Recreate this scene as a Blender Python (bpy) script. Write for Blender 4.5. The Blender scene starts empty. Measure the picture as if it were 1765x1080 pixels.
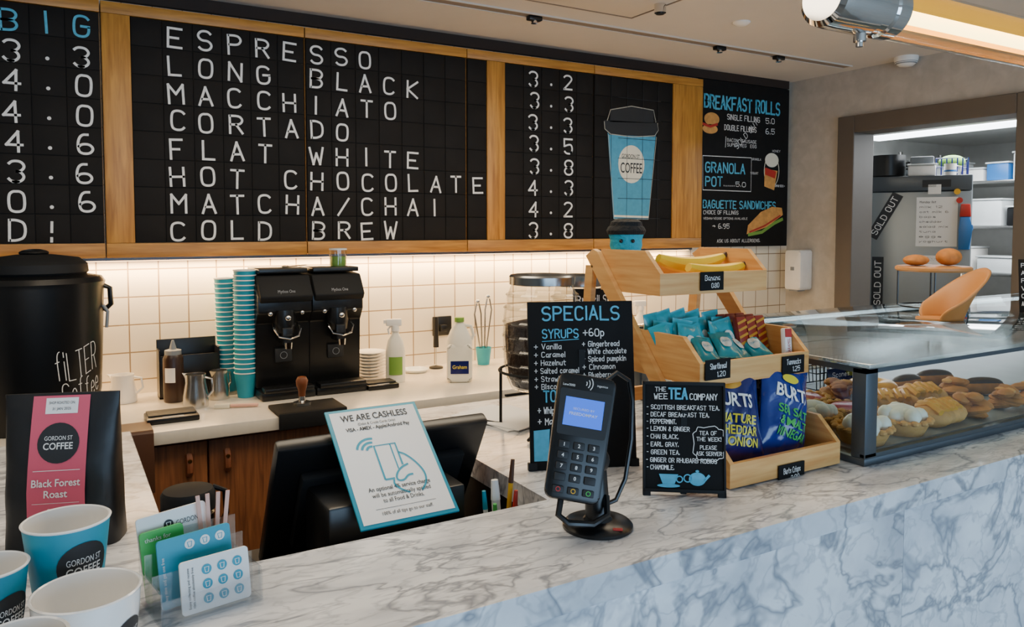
import bpy, bmesh, math, random
from mathutils import Vector, Matrix
random.seed(7)
R=math.radians; PI=math.pi
C=bpy.context.scene.collection
F=1326.0; H=1.55
# ---------------------------------------------------------------- camera
cd=bpy.data.cameras.new('camera'); cam=bpy.data.objects.new('camera',cd); C.objects.link(cam)
cd.sensor_width=36; cd.lens=36*F/1765; cd.shift_y=-80/1765; cd.clip_start=.02
cam.location=(0,0,H); cam.rotation_euler=(R(90-2.94),0,R(-30.3))
bpy.context.scene.camera=cam
CM=cam.rotation_euler.to_matrix()
def ray(px,py): return CM@Vector(((px-882.5)/F,-(py-460)/F,-1))
def on_z(px,py,z):
    d=ray(px,py); t=(z-H)/d.z; return Vector((d.x*t,d.y*t,z))
def on_y(px,py,y):
    d=ray(px,py); t=y/d.y; return Vector((d.x*t,y,H+d.z*t))
def on_x(px,py,x):
    d=ray(px,py); t=x/d.x; return Vector((x,d.y*t,H+d.z*t))
# ---------------------------------------------------------------- materials
def lin(h):
    h=h.lstrip('#'); o=[]
    for i in (0,2,4):
        c=int(h[i:i+2],16)/255; o.append(c/12.92 if c<=.04045 else ((c+.055)/1.055)**2.4)
    return (*o,1)
def newmat(n):
    m=bpy.data.materials.new(n); m.use_nodes=True; nt=m.node_tree
    return m,nt,nt.nodes['Principled BSDF'],nt.nodes,nt.links
def mat(n,h,rough=.5,metal=0,noise=.08,ns=12,bump=0,bs=60,coat=0,em=None,es=0,spec=None):
    m,nt,b,N,L=newmat(n); c=lin(h)
    tc=N.new('ShaderNodeTexCoord'); src=tc.outputs['Object']
    no=N.new('ShaderNodeTexNoise'); no.inputs['Scale'].default_value=ns; no.inputs['Detail'].default_value=4; L.new(src,no.inputs['Vector'])
    mx=N.new('ShaderNodeMix'); mx.data_type='RGBA'; L.new(no.outputs['Fac'],mx.inputs['Factor'])
    mx.inputs[6].default_value=(*[x*(1-noise*1.6) for x in c[:3]],1); mx.inputs[7].default_value=(*[min(1,x*(1+noise*1.6)) for x in c[:3]],1)
    L.new(mx.outputs[2],b.inputs['Base Color'])
    b.inputs['Roughness'].default_value=rough; b.inputs['Metallic'].default_value=metal
    if spec is not None: b.inputs['Specular IOR Level'].default_value=spec
    if coat: b.inputs['Coat Weight'].default_value=coat
    if em: b.inputs['Emission Color'].default_value=lin(em); b.inputs['Emission Strength'].default_value=es
    if bump:
        n2=N.new('ShaderNodeTexNoise'); n2.inputs['Scale'].default_value=bs; L.new(src,n2.inputs['Vector'])
        bp=N.new('ShaderNodeBump'); bp.inputs['Strength'].default_value=bump; bp.inputs['Distance'].default_value=.004
        L.new(n2.outputs['Fac'],bp.inputs['Height']); L.new(bp.outputs[0],b.inputs['Normal'])
    return m
def ramp(N,stops):
    r=N.new('ShaderNodeValToRGB'); e=r.color_ramp.elements
    e[0].position=stops[0][0]; e[0].color=stops[0][1]; e[1].position=stops[-1][0]; e[1].color=stops[-1][1]
    for p,c in stops[1:-1]:
        k=e.new(p); k.color=c
    return r
def wood(n,dark,light,stretch,ns=7,rough=.45,bump=.15,dist=.6):
    m,nt,b,N,L=newmat(n)
    tc=N.new('ShaderNodeTexCoord'); mp=N.new('ShaderNodeMapping'); mp.inputs['Scale'].default_value=stretch; L.new(tc.outputs['Object'],mp.inputs[0])
    no=N.new('ShaderNodeTexNoise'); no.inputs['Scale'].default_value=ns; no.inputs['Detail'].default_value=8; no.inputs['Distortion'].default_value=dist; L.new(mp.outputs[0],no.inputs['Vector'])
    r=ramp(N,[(.3,lin(dark)),(.7,lin(light))]); L.new(no.outputs['Fac'],r.inputs[0]); L.new(r.outputs[0],b.inputs['Base Color'])
    b.inputs['Roughness'].default_value=rough
    if bump:
        bp=N.new('ShaderNodeBump'); bp.inputs['Strength'].default_value=bump; bp.inputs['Distance'].default_value=.002; L.new(no.outputs['Fac'],bp.inputs['Height']); L.new(bp.outputs[0],b.inputs['Normal'])
    return m
def marble():
    m,nt,b,N,L=newmat('marble')
    tc=N.new('ShaderNodeTexCoord'); mp=N.new('ShaderNodeMapping'); mp.inputs['Rotation'].default_value=(.5,.9,.6); mp.inputs['Scale'].default_value=(1,2.6,1.2)
    L.new(tc.outputs['Object'],mp.inputs[0])
    def vein(scale,w,dist,det):
        no=N.new('ShaderNodeTexNoise'); no.inputs['Scale'].default_value=scale; no.inputs['Detail'].default_value=det; no.inputs['Distortion'].default_value=dist; no.inputs['Roughness'].default_value=.55
        L.new(mp.outputs[0],no.inputs['Vector'])
        s=N.new('ShaderNodeMath'); s.operation='SUBTRACT'; s.inputs[1].default_value=.5; L.new(no.outputs['Fac'],s.inputs[0])
        a=N.new('ShaderNodeMath'); a.operation='ABSOLUTE'; L.new(s.outputs[0],a.inputs[0])
        r=ramp(N,[(0,(0,0,0,1)),(w,(1,1,1,1))]); L.new(a.outputs[0],r.inputs[0]); return r.outputs[0]
    v1=vein(5.5,.032,.5,4); v2=vein(15,.05,.4,3)
    cl=N.new('ShaderNodeTexNoise'); cl.inputs['Scale'].default_value=7; cl.inputs['Detail'].default_value=5; L.new(mp.outputs[0],cl.inputs['Vector'])
    base=ramp(N,[(.33,lin('#bfc2c8')),(.6,lin('#ebecee'))]); L.new(cl.outputs['Fac'],base.inputs[0])
    def mulmix(a,fac,col):
        x=N.new('ShaderNodeMix'); x.data_type='RGBA'; L.new(fac,x.inputs['Factor']); x.inputs[6].default_value=lin(col); L.new(a,x.inputs[7])
        return x.outputs[2]
    half=N.new('ShaderNodeMapRange'); half.inputs['To Min'].default_value=.5; L.new(v2,half.inputs['Value'])
    h1=N.new('ShaderNodeMapRange'); h1.inputs['To Min'].default_value=.2; L.new(v1,h1.inputs['Value'])
    c=mulmix(base.outputs[0],half.outputs[0],'#9ea2aa'); c=mulmix(c,h1.outputs[0],'#7b808a')
    L.new(c,b.inputs['Base Color']); b.inputs['Roughness'].default_value=.22
    return m
def tile():
    m,nt,b,N,L=newmat('white_tile')
    tc=N.new('ShaderNodeTexCoord'); sp=N.new('ShaderNodeSeparateXYZ'); L.new(tc.outputs['Object'],sp.inputs[0])
    cb=N.new('ShaderNodeCombineXYZ'); L.new(sp.outputs['X'],cb.inputs['X']); L.new(sp.outputs['Z'],cb.inputs['Y'])
    br=N.new('ShaderNodeTexBrick'); br.offset=0; br.squash=1
    br.inputs['Color1'].default_value=lin('#ede3cf'); br.inputs['Color2'].default_value=lin('#e6dbc5'); br.inputs['Mortar'].default_value=lin('#947e62')
    br.inputs['Scale'].default_value=1; br.inputs['Mortar Size'].default_value=.0024; br.inputs['Mortar Smooth'].default_value=.1; br.inputs['Brick Width'].default_value=.1; br.inputs['Row Height'].default_value=.1
    L.new(cb.outputs[0],br.inputs['Vector']); L.new(br.outputs['Color'],b.inputs['Base Color']); b.inputs['Roughness'].default_value=.18
    bp=N.new('ShaderNodeBump'); bp.invert=True; bp.inputs['Strength'].default_value=.5; bp.inputs['Distance'].default_value=.003; L.new(br.outputs['Fac'],bp.inputs['Height']); L.new(bp.outputs[0],b.inputs['Normal'])
    return m
def plaster():
    m,nt,b,N,L=newmat('mottled_plaster')
    tc=N.new('ShaderNodeTexCoord'); no=N.new('ShaderNodeTexNoise'); no.inputs['Scale'].default_value=16; no.inputs['Detail'].default_value=6; no.inputs['Distortion'].default_value=.5; L.new(tc.outputs['Object'],no.inputs['Vector'])
    r=ramp(N,[(.3,lin('#a9a49c')),(.5,lin('#b1aca4')),(.7,lin('#b9b5ad'))]); L.new(no.outputs['Fac'],r.inputs[0]); L.new(r.outputs[0],b.inputs['Base Color']); b.inputs['Roughness'].default_value=.8
    return m
def glass(n,tint=(1,1,1,1),refl=.04,edge=.6):
    m=bpy.data.materials.new(n); m.use_nodes=True; nt=m.node_tree; N=nt.nodes; L=nt.links; N.clear()
    o=N.new('ShaderNodeOutputMaterial'); t=N.new('ShaderNodeBsdfTransparent'); t.inputs[0].default_value=tint
    g=N.new('ShaderNodeBsdfGlossy'); g.inputs['Roughness'].default_value=.03; f=N.new('ShaderNodeLayerWeight'); f.inputs[0].default_value=.5
    pw=N.new('ShaderNodeMath'); pw.operation='POWER'; pw.inputs[1].default_value=4; L.new(f.outputs['Facing'],pw.inputs[0])
    no=N.new('ShaderNodeMath'); no.operation='MULTIPLY_ADD'; no.inputs[1].default_value=edge; no.inputs[2].default_value=refl; L.new(pw.outputs[0],no.inputs[0])
    x=N.new('ShaderNodeMixShader'); L.new(no.outputs[0],x.inputs[0]); L.new(t.outputs[0],x.inputs[1]); L.new(g.outputs[0],x.inputs[2]); L.new(x.outputs[0],o.inputs[0])
    return m
Mt={}
Mt['marble']=marble(); Mt['tile']=tile(); Mt['plaster']=plaster()
Mt['oak_v']=wood('oak_upright','#96601c','#c88c38',(9,9,.7)); Mt['oak_h']=wood('oak_level','#96601c','#c88c38',(.7,9,9))
Mt['cab']=wood('cabinet_wood','#5e351c','#8b5630',(14,14,.8)); Mt['pine']=wood('pine','#cb8c4a','#e2ae6a',(1,1,14),rough=.4,bump=0,dist=.2)
Mt['pine_side']=wood('pine_side','#cb8c4a','#e2ae6a',(3,1,9),rough=.4,bump=0,dist=.2)
Mt['black']=mat('black_plastic','#0e0f11',.32); Mt['matte']=mat('matte_black','#141517',.7,spec=.3); Mt['chalk']=mat('chalkboard','#151414',.8,noise=.2,ns=25,spec=.2)
Mt['slate']=mat('slate_tile','#1a1715',.75,noise=.3,ns=9,spec=.2); Mt['outline']=mat('dim_outline','#a8a496',.9)
Mt['white']=mat('white_paint','#e9e7e2',.6); Mt['chalkw']=mat('white_chalk','#e4e2de',.9,noise=.1,ns=80); Mt['chalkt']=mat('teal_chalk','#55abc9',.9,noise=.15,ns=80)
Mt['teal']=mat('teal_card','#1590a8',.5); Mt['tealart']=mat('teal_artwork','#4f97b4',.8,noise=.1,ns=50,spec=.2); Mt['cream']=mat('cream','#e0d9c4',.6)
Mt['porc']=mat('porcelain','#eeece8',.12,coat=.5,noise=.02); Mt['paper']=mat('paper','#e8e6e2',.7,noise=.02); Mt['steel']=mat('stainless','#c4c4c2',.25,1,noise=.08,ns=30); Mt['lid']=mat('dark_steel','#8d8d8c',.25,1,noise=.08,ns=30)
Mt['chrome']=mat('chrome','#d8d8d8',.08,1,noise=.02); Mt['quartz']=mat('quartz','#d9d1c3',.2,noise=.05,ns=60)
Mt['ceil']=mat('ceiling_paint','#d0c9bf',.8,noise=.02); Mt['floor']=mat('floor_vinyl','#8b857c',.6); Mt['dark']=mat('dark_carcass','#1a1817',.7); Mt['shadow']=mat('gap_shade_brown','#2e2018',.8); Mt['slot']=mat('slot_recess','#85796c',.8)  # the shadow brown is shade put into colour, for the gap over the boards
Mt['frame']=mat('taupe_trim','#5b534b',.5,noise=.08); Mt['kwhite']=mat('kitchen_wall','#cfd0ce',.5)
Mt['pink']=mat('pink_label','#d2556b',.5,noise=.03); Mt['bag']=mat('black_foil','#111113',.45,bump=.4,bs=25)
Mt['ink']=mat('dark_ink','#1f2124',.6); Mt['glass']=glass('clear_glass',(.92,.92,.90,1),.08,.6); Mt['glassd']=glass('case_glass',(.88,.94,.93,1),.09,.6); Mt['glasst']=glass('case_top_glass',(.76,.85,.86,1),.20,.75); Mt['glasse']=glass('end_glass',(.55,.61,.63,1),.10,.6)
Mt['acry']=glass('acrylic',(.93,.95,.97,1),.10,.6); Mt['blue']=mat('screen_blue','#2a55d8',.3,em='#3f7af0',es=.8)
Mt['navy']=mat('navy_foil','#141b5c',.2,coat=.5,bump=.9,bs=28); Mt['royal']=mat('royal_foil','#132c7c',.2,coat=.5,bump=.9,bs=28)
Mt['yellow']=mat('yellow_print','#e2d12d',.5); Mt['green']=mat('green_print','#3fae4a',.5); Mt['red']=mat('red_wrapper','#8a2818',.35); Mt['gold']=mat('gold_wrapper','#cf9433',.35,.4)
Mt['tfoil']=mat('teal_foil','#1b98a2',.25,coat=.4,bump=.6,bs=40); Mt['banana']=mat('banana_skin','#e8c21a',.5,noise=.12,ns=15); Mt['brown']=mat('brown','#4a2c1a',.5)
Mt['leather']=mat('leather','#6e3b1e',.5); Mt['brass']=mat('brass','#b98c45',.3,1); Mt['beans']=mat('coffee_beans','#2a1811',.5,noise=.5,ns=90,bump=1,bs=120)
Mt['yarn']=mat('teal_yarn','#1f9bb0',.9,bump=1,bs=120); Mt['blackyarn']=mat('black_yarn','#141414',.95,bump=1,bs=120)
Mt['bread']=mat('bread_crust','#b0702f',.7,noise=.4,ns=40,bump=.5,bs=60); Mt['crust']=mat('pie_crust','#cb924c',.7,noise=.3,ns=40,bump=.5,bs=60); Mt['tan']=mat('tan_leather','#b57c42',.5,noise=.15,ns=8); Mt['choc']=mat('chocolate','#33190e',.35); Mt['icing']=mat('icing','#f0ead8',.4); Mt['custard']=mat('yellow_icing','#e39a28',.35,noise=.3,ns=40); Mt['berry']=mat('red_filling','#a82a26',.3,noise=.3,ns=60)
Mt['alu']=mat('grey_aluminium','#50565c',.4,.6); Mt['fridge']=mat('fridge_steel','#858c90',.4,.6,noise=.06,ns=4); Mt['tubeem']=mat('glowing_tube','#fff0b0',.3,em='#ffdf88',es=10)
Mt['tubegold']=mat('gold_reflector','#e8b428',.25,.6,em='#ffb41c',es=.8); Mt['warmled']=mat('warm_led','#ffdfae',.4,em='#ffc98a',es=6); Mt['led']=mat('cool_led','#ffffff',.4,em='#eef6ff',es=9)
Mt['milk']=mat('milk_plastic','#e8e4d6',.4); Mt['sauce']=mat('brown_sauce','#33211a',.3); Mt['greyk']=mat('key_grey','#8c9096',.5); Mt['dish']=mat('grey_plastic','#7c8288',.5); Mt['skyb']=mat('blue_plastic','#2c6fb4',.4)
Mt['pencil']=mat('pencil_yellow','#d9a521',.4); Mt['redk']=mat('red_plastic','#b02a24',.4); Mt['stick']=mat('stirrer_wood','#d9a898',.7); Mt['matcha']=mat('matcha_green','#6f9a3c',.6); Mt['whitesk']=mat('translucent_white','#d3d8d9',.3)
# ---------------------------------------------------------------- single-stroke chalk alphabet (x,y digit pairs, y: 2 baseline, 8 cap height)
SF={'A':'022842 1434','B':'0208 ~083847463505 ~053544433202','C':'~4738180703123243','D':'0208 ~082847432202','E':'48080242 0535','F':'480802 0535','G':'~473818070312324345 4525','H':'0208 4248 0545','I':'0208','J':'~3833221203','K':'0208 480542','L':'080242','M':'0208254842','N':'02084248','O':'~28180703123243473828','P':'0208 ~083847463505','Q':'~28180703123243473828 2442','R':'0208 ~083847463505 2542','S':'~473818070615354443321203','T':'0848 2822','U':'~080312324348','V':'082248','W':'0812263248','X':'0842 4802','Y':'082548 2522','Z':'08480242',
'0':'~28180703123243473828','1':'071812','2':'~071838474602 0242','3':'~07183847463525 ~253544433212 ~321203','4':'32380444','5':'480805 ~0536454332 ~4332 ~321203','6':'~3818060312324344351504','7':'084812','8':'~251506071838474635150403123243443525','9':'~1232444738180706153546',
'.':'0203','!':'0508 0203','/':'0248','-':'0525','+':'0545 2327','&':'~4217283746040312324 5','(':'~18070312','¦':'','\'':'0807',',':'0302 0605','·':'0505','→':'0545 263545 3445','%':'0248','?':'~07183847462524','#':'','*':'0525',
'a':'~3616050312233436 3632','b':'0802 ~0516263533221203','c':'~3526160503122233','d':'3832 ~3526160503122233','e':'~04343526160503122233','f':'~38281712 0626','g':'~361605041333 ~3631201001','h':'0802 ~0416263532','i':'0602 0708','j':'~161100','k':'0802 360432','l':'0802','m':'0602 ~05162522 ~25364542','n':'0602 ~0416263532','o':'~261605031222333526','p':'0600 ~0516263533221203','q':'3630 ~3526160503122233','r':'0602 ~041626','s':'~35261605243322 ~332203','t':'~18132232 0636','u':'~0603122234 3632','v':'061236','w':'0612253246','x':'0632 3602','y':'0613 3600','z':'06360232'}
def hpts(st):
    sm=st[0]=='~'; st=st.lstrip('~').replace(' ','')
    p=[(int(st[i]),int(st[i+1])-2) for i in range(0,len(st)-1,2)]
    if sm and len(p)>2:
        for _ in range(2):
            q=[p[0]]
            for i in range(len(p)-1):
                a,b=p[i],p[i+1]; q+=[(a[0]*.75+b[0]*.25,a[1]*.75+b[1]*.25),(a[0]*.25+b[0]*.75,a[1]*.25+b[1]*.75)]
            q.append(p[-1]); p=q
    return sm,p
_hg={}
def hglyph(ch):
    if ch not in _hg:
        s=SF.get(ch,SF.get(ch.upper(),'')) ; st=[hpts(x) for x in s.split()] if s else []
        w=max([x for _,p in st for x,_ in p],default=2); _hg[ch]=(st,w)
    return _hg[ch]
# ---------------------------------------------------------------- mesh builder
_gl={}
def glyph(s,bold,al):
    k=(s,bold,al)
    if k in _gl: return _gl[k]
    cu=bpy.data.curves.new('t','FONT'); cu.body=s; cu.size=1; cu.align_x=al; cu.resolution_u=3; cu.offset=bold
    o=bpy.data.objects.new('t',cu); C.objects.link(o); dg=bpy.context.evaluated_depsgraph_get()
    me=bpy.data.meshes.new_from_object(o.evaluated_get(dg))
    v=[(p.co.x,p.co.y) for p in me.vertices]; f=[tuple(p.vertices) for p in me.polygons]
    bpy.data.objects.remove(o); bpy.data.curves.remove(cu); bpy.data.meshes.remove(me)
    _gl[k]=(v,f); return _gl[k]
CAP=max(p[1] for p in glyph('H',0,'LEFT')[0])
class MB:
    def __init__(s,M=None): s.bm=bmesh.new(); s.M=M or Matrix(); s.mi=0; s.map=None
    def add(s,vs,fs):
        b=[s.bm.verts.new(s.M@Vector(v)) for v in vs]
        for f in fs:
            try:
                q=s.bm.faces.new([b[i] for i in f]); q.material_index=s.mi
            except ValueError: pass
        return b
    def box(s,c,d,bev=0,rot=None):
        hx,hy,hz=d[0]/2,d[1]/2,d[2]/2; rm=rot or Matrix.Identity(3); c=Vector(c)
        vs=[c+rm@Vector((x*hx,y*hy,z*hz)) for x in(-1,1) for y in(-1,1) for z in(-1,1)]
        b=s.add(vs,[(0,1,3,2),(4,6,7,5),(0,4,5,1),(2,3,7,6),(0,2,6,4),(1,5,7,3)])
        if bev:
            es={e for v in b for e in v.link_edges}
            r=bmesh.ops.bevel(s.bm,geom=list(es),offset=bev,segments=2,affect='EDGES',profile=.5)
            for q in r['faces']: q.material_index=s.mi
        return s
    def b2(s,x0,x1,y0,y1,z0,z1,bev=0): return s.box(((x0+x1)/2,(y0+y1)/2,(z0+z1)/2),(x1-x0,y1-y0,z1-z0),bev)
    def lathe(s,prof,c=(0,0,0),seg=32,ax=None,mis=None,sc=(1,1)):
        c=Vector(c); ax=ax or Matrix.Identity(3); rings=[]; vs=[]
        for r,z in prof:
            if r<1e-6: rings.append([len(vs)]); vs.append(c+ax@Vector((0,0,z)))
            else:
                rings.append(list(range(len(vs),len(vs)+seg)))
                for i in range(seg):
                    a=2*PI*i/seg; vs.append(c+ax@Vector((r*math.cos(a)*sc[0],r*math.sin(a)*sc[1],z)))
        b=[s.bm.verts.new(s.M@v) for v in vs]
        for k in range(len(rings)-1):
            A,B=rings[k],rings[k+1]
            for i in range(seg):
                j=(i+1)%seg
                if len(A)==1 and len(B)==1: continue
                if len(A)==1: f=(A[0],B[j],B[i])
                elif len(B)==1: f=(A[i],A[j],B[0])
                else: f=(A[i],A[j],B[j],B[i])
                try:
                    q=s.bm.faces.new([b[x] for x in f]); q.material_index=mis[k] if mis else s.mi
                except ValueError: pass
        return s
    def cyl(s,p0,p1,r0,r1=None,seg=20):
        p0=Vector(p0);p1=Vector(p1);r1=r0 if r1 is None else r1; d=p1-p0; L=d.length
        ax=d.to_track_quat('Z','Y').to_matrix()
        return s.lathe([(0,0),(r0,0),(r1,L),(0,L)],p0,seg,ax)
    def ball(s,c,r,seg=20,n=10,ax=None):
        if not hasattr(r,'__len__'): r=(r,r,r)
        return s.lathe([(math.sin(PI*k/n),-math.cos(PI*k/n)*r[2]) if k not in(0,n) else (0,-r[2] if k==0 else r[2]) for k in range(n+1)],c,seg,ax,sc=(r[0],r[1]))
    def tube(s,pts,r,seg=8,closed=False):
        pts=[Vector(p) for p in pts]; n=len(pts); rr=r if hasattr(r,'__len__') else [r]*n
        up=Vector((0,0,1)); rings=[]; prev=None
        for i,p in enumerate(pts):
            a=pts[(i-1)%n] if (closed or i>0) else p; b=pts[(i+1)%n] if (closed or i<n-1) else p
            t=(b-a).normalized()
            if prev is None:
                x=t.cross(up)
                if x.length<.01: x=t.cross(Vector((1,0,0)))
            else: x=prev-t*prev.dot(t)
            x.normalize(); prev=x; y=t.cross(x)
            rings.append([s.bm.verts.new(s.M@(p+x*math.cos(2*PI*k/seg)*rr[i]+y*math.sin(2*PI*k/seg)*rr[i])) for k in range(seg)])
        m=n if closed else n-1
        for i in range(m):
            A,B=rings[i],rings[(i+1)%n]
            for k in range(seg):
                q=s.bm.faces.new((A[k],A[(k+1)%seg],B[(k+1)%seg],B[k])); q.material_index=s.mi
        if not closed:
            for rg in (rings[0],rings[-1]):
                q=s.bm.faces.new(rg); q.material_index=s.mi
        return s
    def prism(s,poly,lo,hi,pl='xy',bev=0):
        def P(a,b,c): return {'xy':(a,b,c),'xz':(a,c,b),'yz':(c,a,b)}[pl]
        n=len(poly); vs=[P(a,b,lo) for a,b in poly]+[P(a,b,hi) for a,b in poly]
        b=s.add(vs,[tuple(range(n))[::-1],tuple(range(n,2*n))]+[(i,(i+1)%n,n+(i+1)%n,n+i) for i in range(n)])
        if bev:
            es={e for v in b for e in v.link_edges}
            r=bmesh.ops.bevel(s.bm,geom=list(es),offset=bev,segments=2,affect='EDGES',profile=.5)
            for q in r['faces']: q.material_index=s.mi
        return s
    # ---- flat art: a to the right, b up, d out of the surface
    def mp(s,a,b,d): return s.map(a,b,d) if s.map else Vector((a,-d,b))
    def shape(s,pts,d=.001,rings=1):
        if rings>1:
            q=[]; n=len(pts)
            for i in range(n):
                x,y=pts[i]; x2,y2=pts[(i+1)%n]
                m=1 if n>12 else 6
                for k in range(m): q.append((x+(x2-x)*k/m,y+(y2-y)*k/m))
            cx=sum(p[0] for p in q)/len(q); cy=sum(p[1] for p in q)/len(q); n=len(q); vs=[s.mp(cx,cy,d)]
            for r in range(1,rings+1): vs+=[s.mp(cx+(x-cx)*r/rings,cy+(y-cy)*r/rings,d) for x,y in q]
            fs=[(0,1+i,1+(i+1)%n) for i in range(n)]
            for r in range(rings-1): fs+=[(1+r*n+i,1+r*n+(i+1)%n,1+(r+1)*n+(i+1)%n,1+(r+1)*n+i) for i in range(n)]
            s.add(vs,fs)
        else: s.add([s.mp(a,b,d) for a,b in pts],[tuple(range(len(pts)))])
        return s
    def rect(s,a0,a1,b0,b1,d=.001,rings=1): return s.shape([(a0,b0),(a1,b0),(a1,b1),(a0,b1)],d,rings)
    def ell(s,a,b,ra,rb=None,d=.001,rings=1,n=28): 
        rb=rb or ra; return s.shape([(a+ra*math.cos(2*PI*i/n),b+rb*math.sin(2*PI*i/n)) for i in range(n)],d,rings)
    def stroke(s,pts,w,d=.0012,closed=False):
        n=len(pts); vs=[]
        for i in range(n):
            a=pts[(i-1)%n] if closed or i>0 else pts[i]; b=pts[(i+1)%n] if closed or i<n-1 else pts[i]
            tx,ty=b[0]-a[0],b[1]-a[1]; l=math.hypot(tx,ty) or 1; nx,ny=-ty/l*w/2,tx/l*w/2
            vs+=[s.mp(pts[i][0]+nx,pts[i][1]+ny,d),s.mp(pts[i][0]-nx,pts[i][1]-ny,d)]
        m=n if closed else n-1
        s.add(vs,[(2*i,2*i+1,2*((i+1)%n)+1,2*((i+1)%n)) for i in range(m)]); return s
    def curve(s,pts,w,d=.0012):
        p=pts
        for _ in range(2):
            q=[p[0]]
            for i in range(len(p)-1):
                a,b=p[i],p[i+1]; q+=[(a[0]*.75+b[0]*.25,a[1]*.75+b[1]*.25),(a[0]*.25+b[0]*.75,a[1]*.25+b[1]*.75)]
            q.append(p[-1]); p=q
        return s.stroke(p,w,d)
    def ring(s,a,b,ra,w,rb=None,d=.0012,n=28): 
        rb=rb or ra; return s.stroke([(a+ra*math.cos(2*PI*i/n),b+rb*math.sin(2*PI*i/n)) for i in range(n)],w,d,True)
    def htext(s,t,a,b,h,w=None,fit=None,al='LEFT',d=.0012,rot=0,slant=0,jit=.03):
        w=w or h*.12; k=h/6; x=0; items=[]
        for ch in t:
            if ch==' ': x+=3.4; continue
            st,gw=hglyph(ch); items.append((x,st)); x+=gw+1.7
        tot=max(.001,x-1.7); kx=(fit-w)/tot if fit and tot>.5 else k
        off=w/2-(fit/2 if al=='CENTER' and fit else (tot*kx/2 if al=='CENTER' else 0))
        if fit and tot<=.5: off=0
        ca,sa=math.cos(rot),math.sin(rot)
        for gx,st in items:
            jy=random.uniform(-jit,jit)*h; jr=random.uniform(-jit,jit)
            for sm,pts in st:
                q=[]
                for px,py in pts:
                    X=(gx+px+py*slant)*kx+off; Y=w/2+(h-w)/6*py+jy+px*jr*k; q.append((a+X*ca-Y*sa,b+X*sa+Y*ca))
                if sm: s.stroke(q,w,d)
                else:
                    for i in range(len(q)-1):
                        (x0,y0),(x1,y1)=q[i],q[i+1]; l=math.hypot(x1-x0,y1-y0) or 1; ex,ey=(x1-x0)/l*w*.45,(y1-y0)/l*w*.45
                        s.stroke([(x0-ex,y0-ey),(x1+ex,y1+ey)],w,d+.00005*(i%2))
        return s
    def text(s,t,a,b,h,fit=None,al='LEFT',d=.0012,bold=0,rot=0,xs=1,jit=0):
        v,f=glyph(t,bold,al)
        if not v: return s
        k=h/CAP; kx=k*xs; x0=0
        if fit:
            lo=min(p[0] for p in v); hi=max(p[0] for p in v); kx=fit/(hi-lo)
            x0=lo if al=='LEFT' else (lo+hi)/2
        ca,sa=math.cos(rot),math.sin(rot)
        q=[((x-x0)*kx,y*k) for x,y in v]
        s.add([s.mp(a+x*ca-y*sa,b+x*sa+y*ca,d) for x,y in q],f); return s
    def build(s,name,mats,parent=None,label=None,weld=0,smooth=True):
        bm=s.bm; bmesh.ops.recalc_face_normals(bm,faces=bm.faces)
        if smooth:
            for q in bm.faces: q.smooth=True
            for e in bm.edges:
                if len(e.link_faces)==2 and e.calc_face_angle(0)>R(38): e.smooth=False
        me=bpy.data.meshes.new(name); bm.to_mesh(me); bm.free()
        if not isinstance(mats,(list,tuple)): mats=[mats]
        for m in mats: me.materials.append(Mt[m] if isinstance(m,str) else m)
        o=bpy.data.objects.new(name,me); C.objects.link(o)
        if parent: o.parent=parent
        if label: o['label']=label
        return o
def tag(o,label,cat,group=None,kind=None,loc=None,rz=None):
    if label: o['label']=label
    if cat: o['category']=cat
    if group: o['group']=group
    if kind: o['kind']=kind
    if loc is not None: o.location=loc
    if rz is not None: o.rotation_euler=(0,0,rz)
    return o
def thing(name,label,cat,loc=(0,0,0),rz=0,group=None):
    o=bpy.data.objects.new(name,None); o.empty_display_size=.05; C.objects.link(o); return tag(o,label,cat,group,None,loc,rz)
def dup(root,loc,rz=None,label=None,rot=None):
    c=root.copy(); C.objects.link(c); c.location=loc
    if rz is not None: c.rotation_euler=(0,0,rz)
    if rot: c.rotation_euler=rot
    if label: c['label']=label
    for ch in [x for x in bpy.data.objects if x.parent==root]:
        k=ch.copy(); C.objects.link(k); k.parent=c
        for g in [x for x in bpy.data.objects if x.parent==ch]:
            q=g.copy(); C.objects.link(q); q.parent=k
    return c
def struct(mb,name,m): o=mb.build(name,m,smooth=False); o['kind']='structure'; return o
def rotm(ax,deg): return Matrix.Rotation(R(deg),4,ax)
def mapper(x0,x1,y0,y1,W,Hh): return lambda px,py:((px-x0)/(x1-x0)*W-W/2,(y1-py)/(y1-y0)*Hh)
def wallmap(Y):
    def f(px,py): p=on_y(px,py,Y); return (p.x,p.z)
    return f
def ptext(mb,f,s,px0,py,px1,h,bold=0,d=.0012,rot=0):
    a0,b=f(px0,py); a1,_=f(px1,py); _,b1=f(px0,py-h); hh=b1-b
    mb.htext(s,a0,b,hh,w=hh*(.09+bold*2.4),fit=a1-a0,d=d,rot=rot)
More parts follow.
